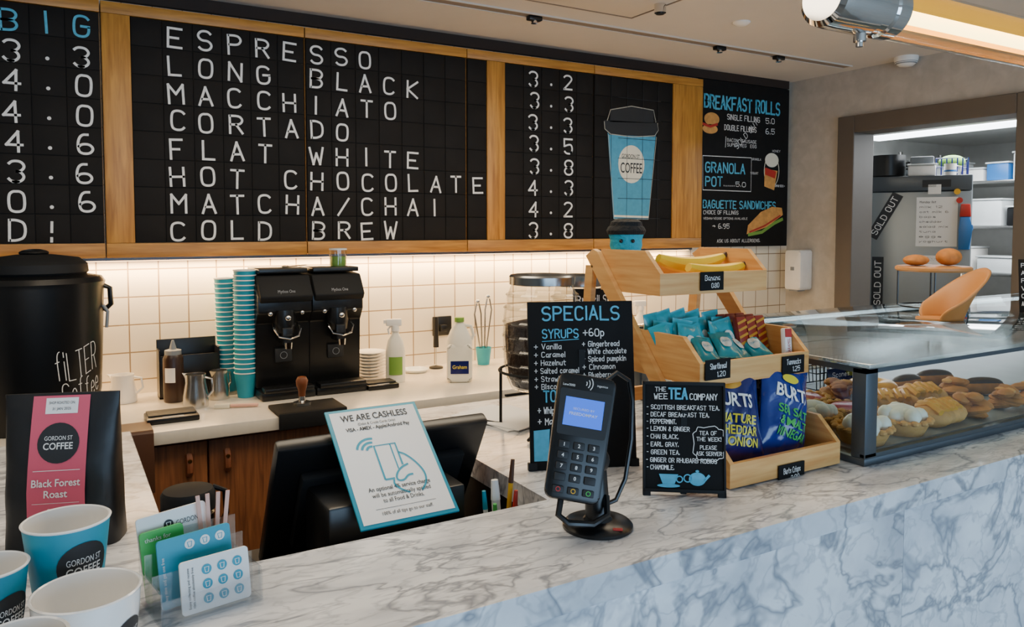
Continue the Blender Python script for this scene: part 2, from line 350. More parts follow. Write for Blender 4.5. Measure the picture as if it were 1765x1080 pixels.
# ================================================================ SETTING
WY=3.07; CZ=2.385; KZ=2.19
struct(MB().b2(-3,6.3,-3.5,3.6,-.1,0),'floor','floor')
struct(MB().b2(-3,3.77,-3.5,3.17,CZ,CZ+.1),'ceiling','ceil')
struct(MB().b2(-3,3.65,WY,WY+.1,0,CZ),'wall_back','tile')
m=MB(); m.b2(3.65,3.77,2.64,WY+.1,0,CZ); m.b2(3.65,3.77,-3.5,1.80,0,CZ); m.b2(3.65,3.77,1.80,2.64,2.06,CZ); struct(m,'wall_right','plaster')
struct(MB().b2(-3.1,-3,-3.5,3.17,0,CZ),'wall_left','plaster')
m=MB()
m.b2(3.62,3.79,2.62,2.72,0,2.14,.004); m.b2(3.62,3.79,1.72,1.82,0,2.14,.004); m.b2(3.62,3.79,1.82,2.62,2.05,2.14,.004); struct(m,'trim_1','frame')
struct(MB().b2(6.2,6.3,.9,3.6,0,2.3),'wall_kitchen_back','kwhite')
struct(MB().b2(3.77,6.3,3.5,3.6,0,2.3),'wall_kitchen_side','kwhite')
struct(MB().b2(3.77,6.3,.8,.9,0,2.3),'wall_kitchen_near','kwhite')
struct(MB().b2(3.77,6.3,.8,3.6,KZ,KZ+.06),'ceiling_kitchen','kwhite')
struct(MB().b2(-1.6,3.62,3.045,WY,2.34,CZ),'gap_shade_strip','shadow')  # added dark strip painting the shade between menu boards and ceiling
m=MB(); m.b2(-1,3.55,2.585,2.592,CZ-.006,CZ); m.b2(-1,3.55,2.640,2.647,CZ-.006,CZ); struct(m,'trim_2','ceil')
struct(MB().b2(-1,3.55,2.592,2.640,CZ-.003,CZ),'trim_4','slot')
t=thing('ceiling_hatch','square beige access hatch set flush in the ceiling','hatch',(1.735,2.2,CZ))
m=MB(); 
for a in ((-.25,.25,-.25,-.243),(-.25,.25,.243,.25),(-.25,-.243,-.243,.243),(.243,.25,-.243,.243)): m.b2(*a,-.004,0)
m.build('frame','slot',t); MB().b2(-.24,.24,-.24,.24,-.003,0,.001).build('panel','ceil',t)
for px,py,l in ((912,35,'small black spotlight in the ceiling slot nearest the hatch'),(1228,86,'small black spotlight in the ceiling slot, middle one of three'),(1330,102,'small black spotlight in the ceiling slot nearest the kitchen doorway')):
    p=on_z(px,py,CZ-.01); t=thing('spotlight',l,'spotlight',(p.x,2.616,CZ-.0035),0,'spotlights in the ceiling slot')
    MB().box((0,0,-.009),(.06,.03,.018),.004).build('body','black',t); MB().cyl((0,0,-.018),(0,0,-.028),.012,.014).build('lens','chrome',t)
p=on_z(1562,98,CZ); t=thing('smoke_detector','round white smoke detector on the ceiling near the kitchen doorway','detector',p)
MB().lathe([(0,-.045),(.03,-.045),(.05,-.03),(.055,-.012),(.055,0),(0,0)]).build('body','white',t); MB().lathe([(.045,-.036),(.052,-.026),(.05,-.024),(.043,-.034)]).build('vent_ring','dish',t)
p=on_z(1278,38,CZ); tag(MB().lathe([(0,-.014),(.02,-.014),(.035,-.004),(.036,0),(0,0)]).build('ceiling_sensor','white'),'small flat white sensor disc on the ceiling between hatch and smoke detector','sensor',loc=p)
p=on_z(1138,6,CZ); t=thing('ceiling_spotlight','tiny chrome spotlight at the top edge of the photo beside the hatch','spotlight',p)
MB().cyl((0,0,-.035),(0,0,0),.022).build('body','chrome',t); MB().cyl((0,0,-.04),(0,0,-.034),.016).build('lens','black',t)
# ================================================================ MENU BOARDS
GY=3.0
cells=[]
def put(s,k,r,x0=.365,pitch=.101): 
    for i,ch in enumerate(s):
        if ch!=' ': cells.append((ch,x0+pitch*(k+i),2.224-.098*r,'w'))
for r,s in enumerate(['ESPRESSO','LONG BLACK','MACCHIATO','CORTADO','FLAT WHITE','HOT CHOCOLATE','MATCHA/CHAI','COLD BREW']): put(s,0,r)
for r,s in enumerate(['3.2','3.3','3.3','3.5','3.8','4.3','4.2','3.8']): put(s,0,r,1.867,.0945)
for r,s in enumerate(['3.3','4.0','4.0','4.6','3.6','0.6','D!']): put(s,0,r+1,-.128,.101)
for i,ch in enumerate('BIG'): cells.append((ch,-.128+.101*i,2.224,'t'))
panels=[('black tiled menu panel with large size prices under a teal heading',-.60,.128,[(-.58,.126)],[] ),
 ('tiled drinks menu panel where the drink names begin beside a broad oak strip',.132,.824,[(.222,.822)],[(.132,.222)]),
 ('middle tiled menu panel carrying the ends of the drink names',.828,1.524,[(.830,1.522)],[]),
 ('tiled menu panel with the right hand price column and an oak strip',1.528,2.204,[(1.530,1.624),(1.716,2.202)],[(1.624,1.716)]),
 ('tiled menu panel with a painted takeaway cup',2.208,2.905,[(2.210,2.70)],[(2.70,2.905)])]
Z0,Z1=1.445,2.32; T0,T1=1.497,2.279
for lab,x0,x1,blk,wd in panels:
    t=thing('menu_board',lab,'menu board',((x0+x1)/2,WY,Z0),0,'tiled menu panels on the back wall'); ox=(x0+x1)/2
    M0=Matrix.Translation((-ox,-WY,-Z0))
    m=MB(M0); m.b2(x0,x1,GY+.014,WY-.001,Z0,Z1); m.b2(x0,x1,GY-.004,GY+.014,Z0,T0-.002,.001); m.b2(x0,x1,GY-.004,GY+.014,T1+.002,Z1,.001)
    m.build('frame','oak_h',t)
    for a,b in wd: MB(M0).b2(a+.001,b-.001,GY-.004,GY+.013,T0-.001,T1+.001,.001).build('oak_strip','oak_v',t)
    pitch=.0978
    for a,b in blk:
        m=MB(M0); n=max(1,round((b-a)/.1)); w=(b-a)/n
        m.b2(a,b,GY+.0045,GY+.013,T0,T1)
        for i in range(n):
            for r in range(8): m.b2(a+i*w+.0012,a+(i+1)*w-.0012,GY,GY+.011,T0+r*pitch+.0012,T0+(r+1)*pitch-.0012,.001)
        m.build('tile_panel','slate',t)
    for key,mt in (('w','chalkw'),('t','chalkt')):
        m=MB(M0); k=0
        for ch,cx,cz,kk in cells:
            if kk==key and x0<=cx<x1:
                k+=1; m.map=lambda a,b,d: Vector((a,GY-d,b))
                fw={'I':.010,'.':.012,'!':.012,'/':.05,'1':.03,'L':.046,'F':.046,'T':.052,'M':.056,'W':.06}.get(ch,.052)
                if ch=='.': m.ell(cx,cz-.018,.006,.006,.0012); continue
                m.htext(ch,cx+random.uniform(-.004,.004),cz-.0375+random.uniform(-.003,.003),.073+random.uniform(-.002,.003),w=.0082,fit=fw,al='CENTER',rot=random.uniform(-.05,.05),jit=.012)
        if k: m.build('lettering',mt,t)
        else: m.bm.free()
    if x0>2.2:   # painted cup
        wm=wallmap(GY); fm=lambda a,b,d: Vector((a,GY-d,b))
        def pl(*q): return [wm(*x) for x in q]
        m=MB(M0); m.map=fm; m.shape(pl((1047,228),(1130,232),(1117,378),(1057,377)),.0015); m.build('painted_cup_body','tealart',t)
        m=MB(M0); m.map=fm; m.shape(pl((1041,207),(1133,212),(1133,226),(1128,236),(1050,232),(1042,222)),.0019); m.shape(pl((1052,188),(1088,184),(1126,190),(1126,212),(1051,210)),.0019); m.build('painted_cup_lid','ink',t)
        m=MB(M0); m.map=fm
        m.stroke(pl((1041,209),(1042,222),(1052,231),(1090,236),(1128,234),(1134,225),(1133,212)),.004,.0024); m.stroke(pl((1046,208),(1052,189),(1088,183),(1126,190),(1130,211)),.004,.0024); m.stroke(pl((1048,232),(1058,377),(1117,378),(1131,236)),.003,.0024); m.build('painted_outline','outline',t)
        m=MB(M0); m.map=fm; cx,cz=wm(1088,283); m.ell(cx,cz,.082,.093,.0021); m.stroke(pl((1058,372),(1117,374)),.010,.0024); m.build('painted_disc','cream',t)
        m=MB(M0); m.map=fm
        for s,xa,yb,xb,hp in (('GORDON ST',1071,272,1102,7),('COFFEE',1069,297,1106,17)):
            a0,b=wm(xa,yb); a1,_=wm(xb,yb); _,b1=wm(xa,yb-hp); m.text(s,a0,b,b1-b,fit=a1-a0,d=.0026,bold=.01)
        for r in range(1,8): m.rect(2.35,2.62,T0+r*pitch-.0012,T0+r*pitch+.0012,.0029)
        for c in (2.308,2.406,2.504,2.602): m.rect(c-.001,c+.001,T0,T1-.02,.0028)
        m.build('cup_lettering','ink',t)
# breakfast board
t=thing('chalkboard_menu','tall black chalk menu of rolls, granola pot and baguette sandwiches beside the tiled panels','menu board',(3.26,WY,1.445))
M0=Matrix.Translation((-3.26,-WY,-1.445)); MB(M0).b2(2.915,3.61,3.035,3.0445,1.445,2.335,.002).build('board','chalk',t)
MB(M0).b2(2.96,3.56,3.0445,WY-.001,1.50,2.33).build('backing_frame','matte',t)
wm0=wallmap(3.035); wm=lambda px,py: wm0(1213+(px-1207)*.975,py); fm=lambda a,b,d: Vector((a,3.035-d,b))
A=MB(M0); A.map=fm
for s,x0,y,x1,h in (('BREAKFAST ROLLS',1207,186,1342,25),('GRANOLA',1209,297,1280,19),('POT',1209,321,1240,18),('BAGUETTE SANDWICHES',1205,359,1334,15)): ptext(A,wm,s,x0,y,x1,h,.02)
A.build('teal_lettering','chalkt',t)
A=MB(M0); A.map=fm
for s,x0,y,x1,h in (('SINGLE FILLING',1248,206,1306,10),('5.0',1316,213,1332,10),('DOUBLE FILLINGS',1243,224,1300,10),('6.5',1316,231,1332,10),('BACON · SAUSAGE',1248,244,1300,6),('SUPER VEG · EGG',1248,252,1300,6),('........5.0',1242,321,1281,9),('CHOICE OF FILLINGS',1206,369,1268,7),('VEGAN/VEGGIE OPTIONS AVAILABLE',1206,378,1284,4),('→ 6.95',1222,394,1252,9),('ASK US ABOUT ALLERGENS.',1230,418,1306,6),('HONEY',1328,262,1342,4),('GRANOLA',1292,276,1308,4),('YOGURT',1289,300,1303,4),('PUMPKIN SEEDS +',1331,322,1350,4)): ptext(A,wm,s,x0,y,x1,h,.008)
a,b=wm(1266,258); A.htext('SOLD OUT',a,b,.034,w=.003,fit=.22,d=.002,rot=.75)
A.stroke([wm(*q) for q in ((1205,268),(1291,272),(1290,330),(1205,327))],.004,.0013,True); A.stroke([wm(*q) for q in ((1246,235),(1245,254))],.003)
A.build('white_lettering','chalkw',t)
A=MB(M0); A.map=fm
for q,ra,rb in (((1221,205),.055,.035),((1218,222),.055,.025)): a,b=wm(*q); A.ell(a,b,ra,rb,.0014)
a,b=wm(1314,382); A.shape([(a-.14,b-.07),(a-.13,b-.02),(a-.03,b+.055),(a+.06,b+.085),(a+.14,b+.08),(a+.15,b+.04),(a+.02,b-.03)],.0014)
a,b=wm(1325,300); A.shape([(a-.05,b-.07),(a+.03,b-.09),(a+.055,b+.02),(a-.05,b+.03)],.0014); A.build('food_drawing','crust',t)
A=MB(M0); A.map=fm; a,b=wm(1325,292); A.shape([(a-.045,b-.03),(a+.035,b-.05),(a+.045,b-.01),(a-.045,b+.01)],.0018); a,b=wm(1218,214); A.stroke([(a-.055,b),(a,b-.012),(a+.055,b+.004)],.014,.0018); a,b=wm(1314,386); A.stroke([(a-.12,b-.045),(a,b-.01),(a+.13,b+.05)],.010,.0019); A.build('filling_drawing','redk',t)
A=MB(M0); A.map=fm; a,b=wm(1314,389); A.stroke([(a-.13,b-.05),(a-.02,b-.035),(a+.08,b+.015),(a+.15,b+.04)],.018,.0017); A.build('salad_drawing','matcha',t)
A=MB(M0); A.map=fm; a,b=wm(1327,276); A.ell(a,b,.055,.04,.0016); A.ring(a,b-.06,.06,.004,.09); A.build('pot_drawing','cream',t)
t=thing('led_strip','slim warm light strip fixed under the tiled menu panels','light',(1.15,3.06,1.4448)); MB().b2(-1.72,1.74,-.012,.0095,-.012,0).build('channel','alu',t); MB().b2(-1.7,1.72,-.008,.006,-.015,-.012).build('diffuser','warmled',t)
# ================================================================ BACK COUNTER
tag(MB().b2(-1.6,3.64,2.45,WY-.001,.91,.95,.003).build('worktop','quartz'),'pale quartz worktop running along the tiled back wall','worktop')
def cabinet(x0,x1,lab):
    t=thing('base_cabinet',lab,'cabinet',((x0+x1)/2,2.49,0),0,'wooden base cabinets'); w=x1-x0
    MB().b2(-w/2,w/2,.02,.55,.1,.909).build('body','cab',t); MB().b2(-w/2,w/2,.06,.5,0,.1).build('plinth','dark',t)
    for s in (-1,1):
        d=MB().b2(min(s*.003,s*(w/2-.003)),max(s*.003,s*(w/2-.003)),0,.019,.105,.895,.002).build('door','cab',t)
        h=MB(); h.tube([(s*.055,-.002,.86),(s*.055,-.012,.85),(s*.055,-.014,.81),(s*.055,-.004,.80)],.011,8); h.build('handle','leather',d,'brown leather tab pull')
        MB().lathe([(0,0),(.007,0),(.006,.004),(0,.005)],(s*.055,-.02,.845),12,Matrix.Rotation(R(90),3,'X')).build('rivet','brass',d)
cabinet(-1.13,-.132,'dark wood base cabinet under the back counter behind the coffee bag'); cabinet(-.128,.87,'dark wood base cabinet with two leather tab pulls below the milk pitchers'); cabinet(.874,1.87,'dark wood base cabinet under the back counter below the white spray bottle')
# ================================================================ SERVICE COUNTER
poly=[(-.9,.66),(.28,.66),(.28,.79),(3.6,.79),(3.6,1.75),(.685,1.75),(.685,1.05),(.19,1.05),(.12,1.12),(.12,1.88),(-.9,1.88)]
tag(MB().prism(poly,1.06,1.10,'xy',.002).build('marble_worktop','marble'),'grey veined marble top of the service counter','worktop')
t=thing('service_counter','marble fronted run of the service counter right of the vertical seam','counter',(1.2555,.8,0),0,'service counter carcasses')
Mc=Matrix.Translation((-1.2555,-.8,0)); MB(Mc).b2(1.2553,3.6,.792,.812,0,1.059,.0005).build('marble_front','marble',t); MB(Mc).b2(.69,3.58,.814,1.72,0,1.058).build('carcass','dark',t)
t=thing('service_counter','marble fronted run of the service counter left of the vertical seam','counter',(.282,.8,0),0,'service counter carcasses')
Mc=Matrix.Translation((-.282,-.8,0)); MB(Mc).b2(.282,1.2547,.792,.812,0,1.059,.0005).build('marble_front','marble',t); MB(Mc).b2(.105,.685,.814,1.03,0,1.058).build('carcass','dark',t)
tag(MB().b2(-.88,.10,.68,1.86,0,1.058).build('counter_cabinet','dark'),'black cabinet carrying the marble under the sample cups and coffee bag','cabinet')
t=thing('till_shelf','low dark shelf behind the counter ledge carrying the till','shelf',(.395,1.25,0)); MB().b2(-.285,.285,-.215,.21,.92,.95,.002).build('board','dark',t)
for s in (-1,1): MB().b2(s*.275-.01,s*.275+.01,-.21,.20,0,.92).build('support','dark',t)
# ================================================================ GLASS CASE
cx0,cx1,cy0,cy1=1.292,3.3,.897,1.58; cz0,cz1=1.10,1.298
t=thing('display_case','long glass topped pastry display case on the marble counter','display case',(cx0,cy0,cz0))
W=cx1-cx0; D=cy1-cy0; Hc=cz1-cz0
MB().b2(0,W,0,D,0,.014,.002).build('base_tray','alu',t); MB().b2(.034,W-.03,.03,D-.03,.0142,.017).build('tray_liner','dish',t)
m=MB()
for x in (0,W-.036):
    m.b2(x,x+.036,0,.030,.014,Hc-.012,.002); m.b2(x,x+.03,D-.03,D,.014,Hc-.012,.002)
m.b2(0,W,0,.010,.014,.022); m.b2(0,W,0,.009,Hc-.022,Hc-.0105); m.b2(0,.009,0,D,Hc-.022,Hc-.0105); m.b2(0,W,D-.015,D,Hc-.022,Hc-.0105); m.build('frame','alu',t)
MB().b2(-.008,W,-.012,D,Hc-.010,Hc-.002,.001).build('top_glass','glasst',t)
m=MB(); m.add([(.03,.005,.02),(W-.03,.005,.02),(W-.03,.005,Hc-.016),(.03,.005,Hc-.016)],[(0,1,2,3)]); m.build('front_glass','glassd',t)
m=MB(); m.add([(.004,.03,.016),(.004,D-.03,.016),(.004,D-.03,Hc-.016),(.004,.03,Hc-.016)],[(0,1,2,3)]); m.build('side_glass','glasse',t)
m=MB(); m.add([(.03,D-.01,.016),(W-.03,D-.01,.016),(W-.03,D-.01,Hc-.022),(.03,D-.01,Hc-.022)],[(0,1,2,3)]); m.build('rear_glass','glasse',t)
MB().b2(.05,W-.05,D-.045,D-.03,Hc-.022,Hc-.0125).build('light_strip','led',t)
def tor(R0,r0,z,a0,a1):
    m=MB(); n=24; k=12; vs=[];fs=[]
    for i in range(n):
        a=2*PI*i/n
        for j in range(k+1):
            b=a0+(a1-a0)*j/k; rr=R0+r0*math.cos(b); vs.append((rr*math.cos(a),rr*math.sin(a),z+r0*math.sin(b)*.85))
    for i in range(n):
        for j in range(k): fs.append((i*(k+1)+j,((i+1)%n)*(k+1)+j,((i+1)%n)*(k+1)+j+1,i*(k+1)+j+1))
    m.add(vs,fs); return m
PZ=cz0+.0175; g='pastries in the glass case'
def pastry(kind,label,x,y,grp):
    rn=random.uniform
    t=thing('doughnut' if kind=='ring' else ('pie' if kind in('meringue','tart') else 'pastry'),label,{'ring':'doughnut','meringue':'pie','tart':'pie'}.get(kind,'pastry'),(x,y,PZ),rn(-.5,.5),grp)
    t.scale=(1.2,1.2,1.25)
    if kind=='ring': tor(.031,.019,.0165,0,2*PI).build('dough','bread',t); tor(.031,.0205,.0175,R(15),R(165)).build('icing','custard',t)
    elif kind in ('meringue','tart'):
        n=28; m=MB(); m.lathe([(0,0),(.034,0),(.046,.024),(.043,.027),(.040,.022),(0,.022)],seg=n)
        for k in range(16): a=2*PI*k/16; m.ball((.0445*math.cos(a),.0445*math.sin(a),.0245),(.007,.007,.005),8,5)
        m.build('crust','crust',t)
        m=MB()
        if kind=='meringue':
            for k in range(12): m.ball((rn(-.026,.026),rn(-.026,.026),.026+rn(0,.008)),(.014,.014,.014),10,6)
            m.ball((0,0,.03),(.03,.03,.018)); m.build('meringue','icing',t)
        else:
            m.lathe([(.039,.022),(.03,.027),(0,.029)],seg=28); m.build('filling',random.choice(['berry','custard']),t)
    elif kind=='twist':
        m=MB()
        for k in range(5): m.ball((-.034+.017*k,rn(-.006,.006),.018),(.016,.036,.019),14,8,Matrix.Rotation(.5,3,'Z'))
        m.build('dough','crust',t); m=MB()
        for k in range(5): m.tube([(-.042+.017*k,-.026,.030),(-.034+.017*k,0,.040),(-.026+.017*k,.026,.030)],.006,6)
        for k in range(9): m.ball((rn(-.03,.03),rn(-.022,.022),.036),(.011,.010,.006),8,5)
        m.build('icing','custard',t)
    elif kind=='flaky':
        m=MB()
        for k in range(9): m.ball((rn(-.022,.022),rn(-.016,.016),.009+.0038*k),(.034-.0018*k,.026-.0015*k,.0085),10,6,Matrix.Rotation(rn(-.3,.3),3,'X')@Matrix.Rotation(rn(0,3),3,'Z'))
        m.build('dough','bread',t); m=MB()
        for k in range(3): m.ball((rn(-.012,.012),rn(-.01,.01),.040),(.016,.010,.005),10,5,Matrix.Rotation(rn(0,3),3,'Z'))
        m.build('topping','crust',t)
    else:
        MB().ball((0,0,.017),(.050,.020,.017)).build('dough','bread',t); MB().ball((0,0,.0225),(.046,.0175,.0145)).build('glaze','choc',t)
kn={'ring':'yellow glazed ring doughnut','meringue':'white meringue topped pie','tart':'small round filled tart','twist':'yellow iced folded bun','flaky':'brown layered pastry','eclair':'chocolate glazed finger bun'}
words=['front row','second row','back row']; ords=['nearest the case end','second along','third along','fourth along','fifth along','farthest along']
cols=[['meringue']*3,['meringue','tart','tart'],['twist','twist','flaky'],['flaky','twist','ring'],['flaky','flaky','eclair'],['flaky','eclair','eclair']]
for c in range(6):
    for r in range(3):
        k=cols[c][r]; pastry(k,f'{kn[k]}, {words[r]} of the glass case, {ords[c]}',1.392+c*.132+random.uniform(-.004,.004),.972+r*.124+random.uniform(-.003,.003),g)
t=thing('wire_basket','small black wire basket with a chalk price label inside the glass case','basket',(1.78,1.37,PZ))
m=MB()
for z,s in ((0,.8),(.045,.9),(.09,1)): m.tube([(-.09*s,-.05*s,z+.004),(.09*s,-.05*s,z+.004),(.09*s,.05*s,z+.004),(-.09*s,.05*s,z+.004)],.002,6,True)
for k in range(11):
    x=-.09+.018*k
    for y in (-.05,.05): m.tube([(x*.8,y*.8,.004),(x,y,.094)],.0015,5)
m.build('wire_frame','black',t); MB().b2(-.05,.05,-.058,-.054,.012,.06).build('label_card','chalk',t); m=MB(); m.map=lambda a,b,d: Vector((a,-.058-d,b)); m.htext('Scones',-.035,.036,.014,fit=.07); m.htext('3.00',-.015,.017,.012,fit=.03); m.build('lettering','chalkw',t)
# ================================================================ WOOD DISPLAY STAND
sx0,sx1=.975,1.265
t=thing('display_stand','pine three tier snack stand with stepped crates','stand',(sx0,.93,1.10)); Ms=Matrix.Translation((-sx0,-.93,-1.10))
tiers=[(.93,1.103,'lowest'),(1.005,1.265,'middle'),(1.113,1.42,'top')]
for fy,fz,nm in tiers:
    m=MB(Ms); side=[(fy,fz),(fy,fz+.042),(fy+.045,fz+.085),(fy+.185,fz+.085),(fy+.185,fz)]
    m.prism(side,sx0,sx0+.010,'yz'); m.prism(side,sx1-.010,sx1,'yz')
    m.b2(sx0+.01,sx1-.01,fy,fy+.009,fz,fz+.042); m.b2(sx0+.01,sx1-.01,fy+.176,fy+.185,fz,fz+.06); m.b2(sx0+.01,sx1-.01,fy+.009,fy+.176,fz,fz+.006)
    m.build('crate','pine',t,smooth=False)
for x in (sx0-.013,sx1+.001):
    m=MB(Ms); m.prism([(.955,1.10),(.985,1.10),(1.335,1.49),(1.31,1.505),(1.295,1.50)],x,x+.012,'yz'); m.build('slanted_rail','pine_side',t,smooth=False)
    m=MB(Ms); m.prism([(1.345,1.10),(1.375,1.10),(1.335,1.47),(1.31,1.47)],x,x+.012,'yz'); m.build('rear_leg','pine_side',t,smooth=False)
MB(Ms).b2(sx0-.001,sx1+.001,1.345,1.357,1.16,1.19).build('cross_bar','pine',t)
def tagcard(px,py,Y,w,h,l1,l2,lab,rot=0):
    p=on_y(px,py,Y-.004); t=thing('price_tag',lab,'price tag',(p.x,Y-.002,p.z-h/2),0,'chalk price tags on the snack stand')
    MB().b2(-w/2,w/2,-.002,0,0,h,.0005).build('card','chalk',t)
    m=MB(); m.map=lambda a,b,d:Vector((a,-.002-d,b)); m.htext(l1,0,h*.52,.011,w=.0011,fit=w*.66,al='CENTER',d=.0005); m.htext(l2,w*.12,h*.13,.010,w=.0011,fit=w*.34,al='CENTER',d=.0005); m.build('lettering','chalkw',t)
tagcard(1228,484,1.113,.062,.037,'Banana','0.80','black chalk price tag on the top crate under the bananas')
tagcard(1238,636,1.005,.062,.037,'Shortbread','1.20','black chalk price tag on the middle crate under the teal packets')
tagcard(1368,628,1.005,.062,.035,'Tunnocks','1.25','black chalk price tag on the middle crate under the red wrapped bars')
tagcard(1365,815,.93,.068,.036,"Burts Crisps",'2.00','black chalk price tag on the lowest crate under the crisp bags')
def banana(label,x,y,z,rz,L=.27):
    t=thing('banana',label,'banana',(x,y,z),rz,'bananas in the top crate'); n=14
    pts=[];rs=[]; rad=.24; A0=L/rad/2
    for i in range(n+1):
        a=-A0+2*A0*i/n; pts.append((rad*math.sin(a),0,rad*(1-math.cos(a))+.018)); k=i/n; rs.append(.0175*min(1,(math.sin(PI*(.08+.86*k)))**.45))
    MB().tube(pts,rs,7).build('fruit','banana',t)
    e=Vector(pts[-1]); MB().tube([e,e+Vector((.012,0,.008)),e+Vector((.022,0,.014))],[.006,.005,.006],6).build('stem','brown',t)
banana('yellow banana lying nearest the front of the top crate',1.172,1.165,1.438,.02,.16); banana('yellow banana lying at the back of the top crate, stem towards the kitchen',1.16,1.225,1.452,-.06,.18)
t=thing('crochet_cup_toy','teal crocheted coffee cup toy with a black woollen lid on the top crate','toy',(1.012,1.262,1.4275),R(-35))
m=MB(); prof=[(0,0),(.022,0)]+[(.022+.012*k/9+(.0022 if k%2 else 0),.004+.104*k/9) for k in range(10)]+[(0,.11)]
m.lathe(prof,seg=28).build('body','yarn',t); MB().lathe([(0,.108),(.038,.108),(.041,.116),(.037,.124),(.034,.126),(.032,.134),(.022,.14),(0,.141)],seg=28).build('lid','blackyarn',t)
for s in (-1,1): MB().ball((.012*s,-.033,.095),.004,10,6).build('eye','black',t)
def pouch(w,h,th,crimp=.06,cr=0):
    ph=random.uniform(0,6)
    def sf(a,b):
        u=min(1,abs(a)/(w/2)); v=min(1,max(0,(b/h-crimp)/(1-2*crimp)))
        e=max(0,(1-u**2.6))**.7*math.sin(PI*v)**.55
        return th/2*e + .0006 + cr*e*(math.sin(a/w*9+b/h*7+ph)*math.sin(b/h*11-a/w*6+ph)*.6+.4*math.sin(a/w*21-b/h*13))
    m=MB(); nu,nv=20,26; vs=[]; 
    for s in (-1,1):
        for j in range(nv+1):
            for i in range(nu+1):
                a=-w/2+w*i/nu; b=h*j/nv; k=sf(a,b); aa=a*(1-.07*math.sin(PI*j/nv)); vs.append((aa,s*(k+.001*math.sin(a*300)*math.sin(PI*j/nv)),b))
    fs=[]; N=(nu+1)*(nv+1)
    for q in (0,N):
        for j in range(nv):
            for i in range(nu): k=q+j*(nu+1)+i; fs.append((k,k+1,k+nu+2,k+nu+1))
    m.add(vs,fs); bmesh.ops.remove_doubles(m.bm,verts=m.bm.verts,dist=.0001)
    mp=lambda a,b,d: Vector((a*(1-.07*math.sin(PI*min(1,max(0,b/h)))),-(sf(a,b)+.0018+d),b))
    return m,mp
# teal packets
m,mp=pouch(.046,.078,.016,cr=.0012); pk=thing('snack_packet','','snack packet',(0,0,0),0,'teal snack packets in the middle crate'); m.build('packet','tfoil',pk)
m=MB(); m.map=mp; m.ell(0,.038,.012,.015,.0006,3); m.build('oval_label','cream',pk)
m=MB(); m.map=mp; m.text("DEAN'S",0,.036,.005,fit=.018,al='CENTER',d=.0014); m.build('lettering','teal',pk)
rows=['back row','third row','second row','front row']; cls=['nearest the slanted rail','second from the rail','middle of the row','second from the bars','nearest the red bars']
i=0
for r,(y,z,rx) in enumerate(((1.166,1.300,-4),(1.140,1.290,-9),(1.108,1.284,-20),(1.056,1.292,-56))):
    for c in range(5):
        x=1.006+.040*c+random.uniform(-.004,.004)+(.008*c if r==3 else 0)
        o=pk if i==0 else dup(pk,(0,0,0)); o.location=(x,y,z+random.uniform(-.003,.008)); o.rotation_euler=(R(rx+random.uniform(-3,3)),R(random.uniform(-16,16)),R(random.uniform(-24,24))); o['label']=f'teal foil snack packet with cream oval label, {rows[r]}, {cls[c]}'; i+=1
# wafer bars
wb=thing('wafer_bar','','chocolate bar',(0,0,0),0,'red wrapped bars in the middle crate')
MB().box((0,0,.05),(.026,.014,.094),.003).build('wrapper','red',wb)
m=MB()
for k in range(6): m.stroke([(-.0125,.012+.014*k),(.0125,.02+.014*k)],.005,.0073)
m.build('gold_stripe','gold',wb); MB().b2(-.013,.013,-.0015,.0015,-.003,.003).build('crimp','gold',wb)
k=0
for r in range(3):
    for c in range(3):
        o=wb if k==0 else dup(wb,(0,0,0)); o.location=(1.185+.0275*c,1.092+.026*r,1.274); o.rotation_euler=(R(-14),R(random.uniform(-2,2)),0)
        o['label']=f"red and gold striped chocolate bar, {['front','middle','back'][r]} row, {['touching the teal packets','centre of its row','nearer the glass case'][c]}"; k+=1
t=thing('caramel_bar','white and red chocolate bar standing at the glass case end of the middle crate','chocolate bar',(1.240,1.035,1.274)); t.rotation_euler=(R(-8),R(4),0)
MB().box((0,0,.04),(.020,.012,.072),.003).build('wrapper','paper',t); m=MB(); m.rect(-.0095,.0095,.006,.022,.0063); m.rect(-.0095,.0095,.058,.075,.0063); m.text('CARAMEL',.004,.024,.008,fit=.032,d=.0064,rot=PI/2); m.build('red_print','redk',t)
# crisps
def crisps(label,x,y,z,rx,ry,rz,foil,l2,c2,w=.126,h=.180):
    t=thing('crisp_bag',label,'crisp bag',(x,y,z),0,'crisp bags in the lowest crate'); t.rotation_euler=(R(rx),R(ry),R(rz))
    m,mp=pouch(w,h,.052,.05,.007); m.build('bag',foil,t)
    m=MB(); m.map=mp; m.text('BURTS',-.002,h*.62,.023,fit=w*.66,al='CENTER',bold=.025,d=.0008,rot=-.14); m.build('brand_lettering','paper',t)
    m=MB(); m.map=mp
    for i,s in enumerate(l2): m.text(s,.002,h*(.45-.115*i),.0155,fit=w*.66*min(1,len(s)/7+.1),al='CENTER',bold=.02,d=.0008,rot=-.14)
    m.build('flavour_lettering',c2,t)
    m=MB(); m.map=mp; m.ell(0,h*.84,.022,.009,.0006,3); m.build('crest','yellow' if c2=='green' else 'gold',t)
crisps('navy crisp bag with yellow cheddar and onion lettering',1.050,.990,1.112,-14,0,-18,'navy',['MATURE','CHEDDAR','& ONION'],'yellow')
crisps('blue crisp bag with green sea salt lettering in front',1.165,.985,1.112,-11,14,-4,'royal',['SEA SALT','& MALT','VINEGAR'],'green')
crisps('navy crisp bag standing behind the cheddar one',1.075,1.055,1.112,-3,-9,-8,'navy',['MATURE','CHEDDAR','& ONION'],'yellow')
crisps('blue crisp bag standing behind the sea salt one',1.175,1.055,1.112,-6,14,4,'royal',['SEA SALT','& MALT','VINEGAR'],'green')
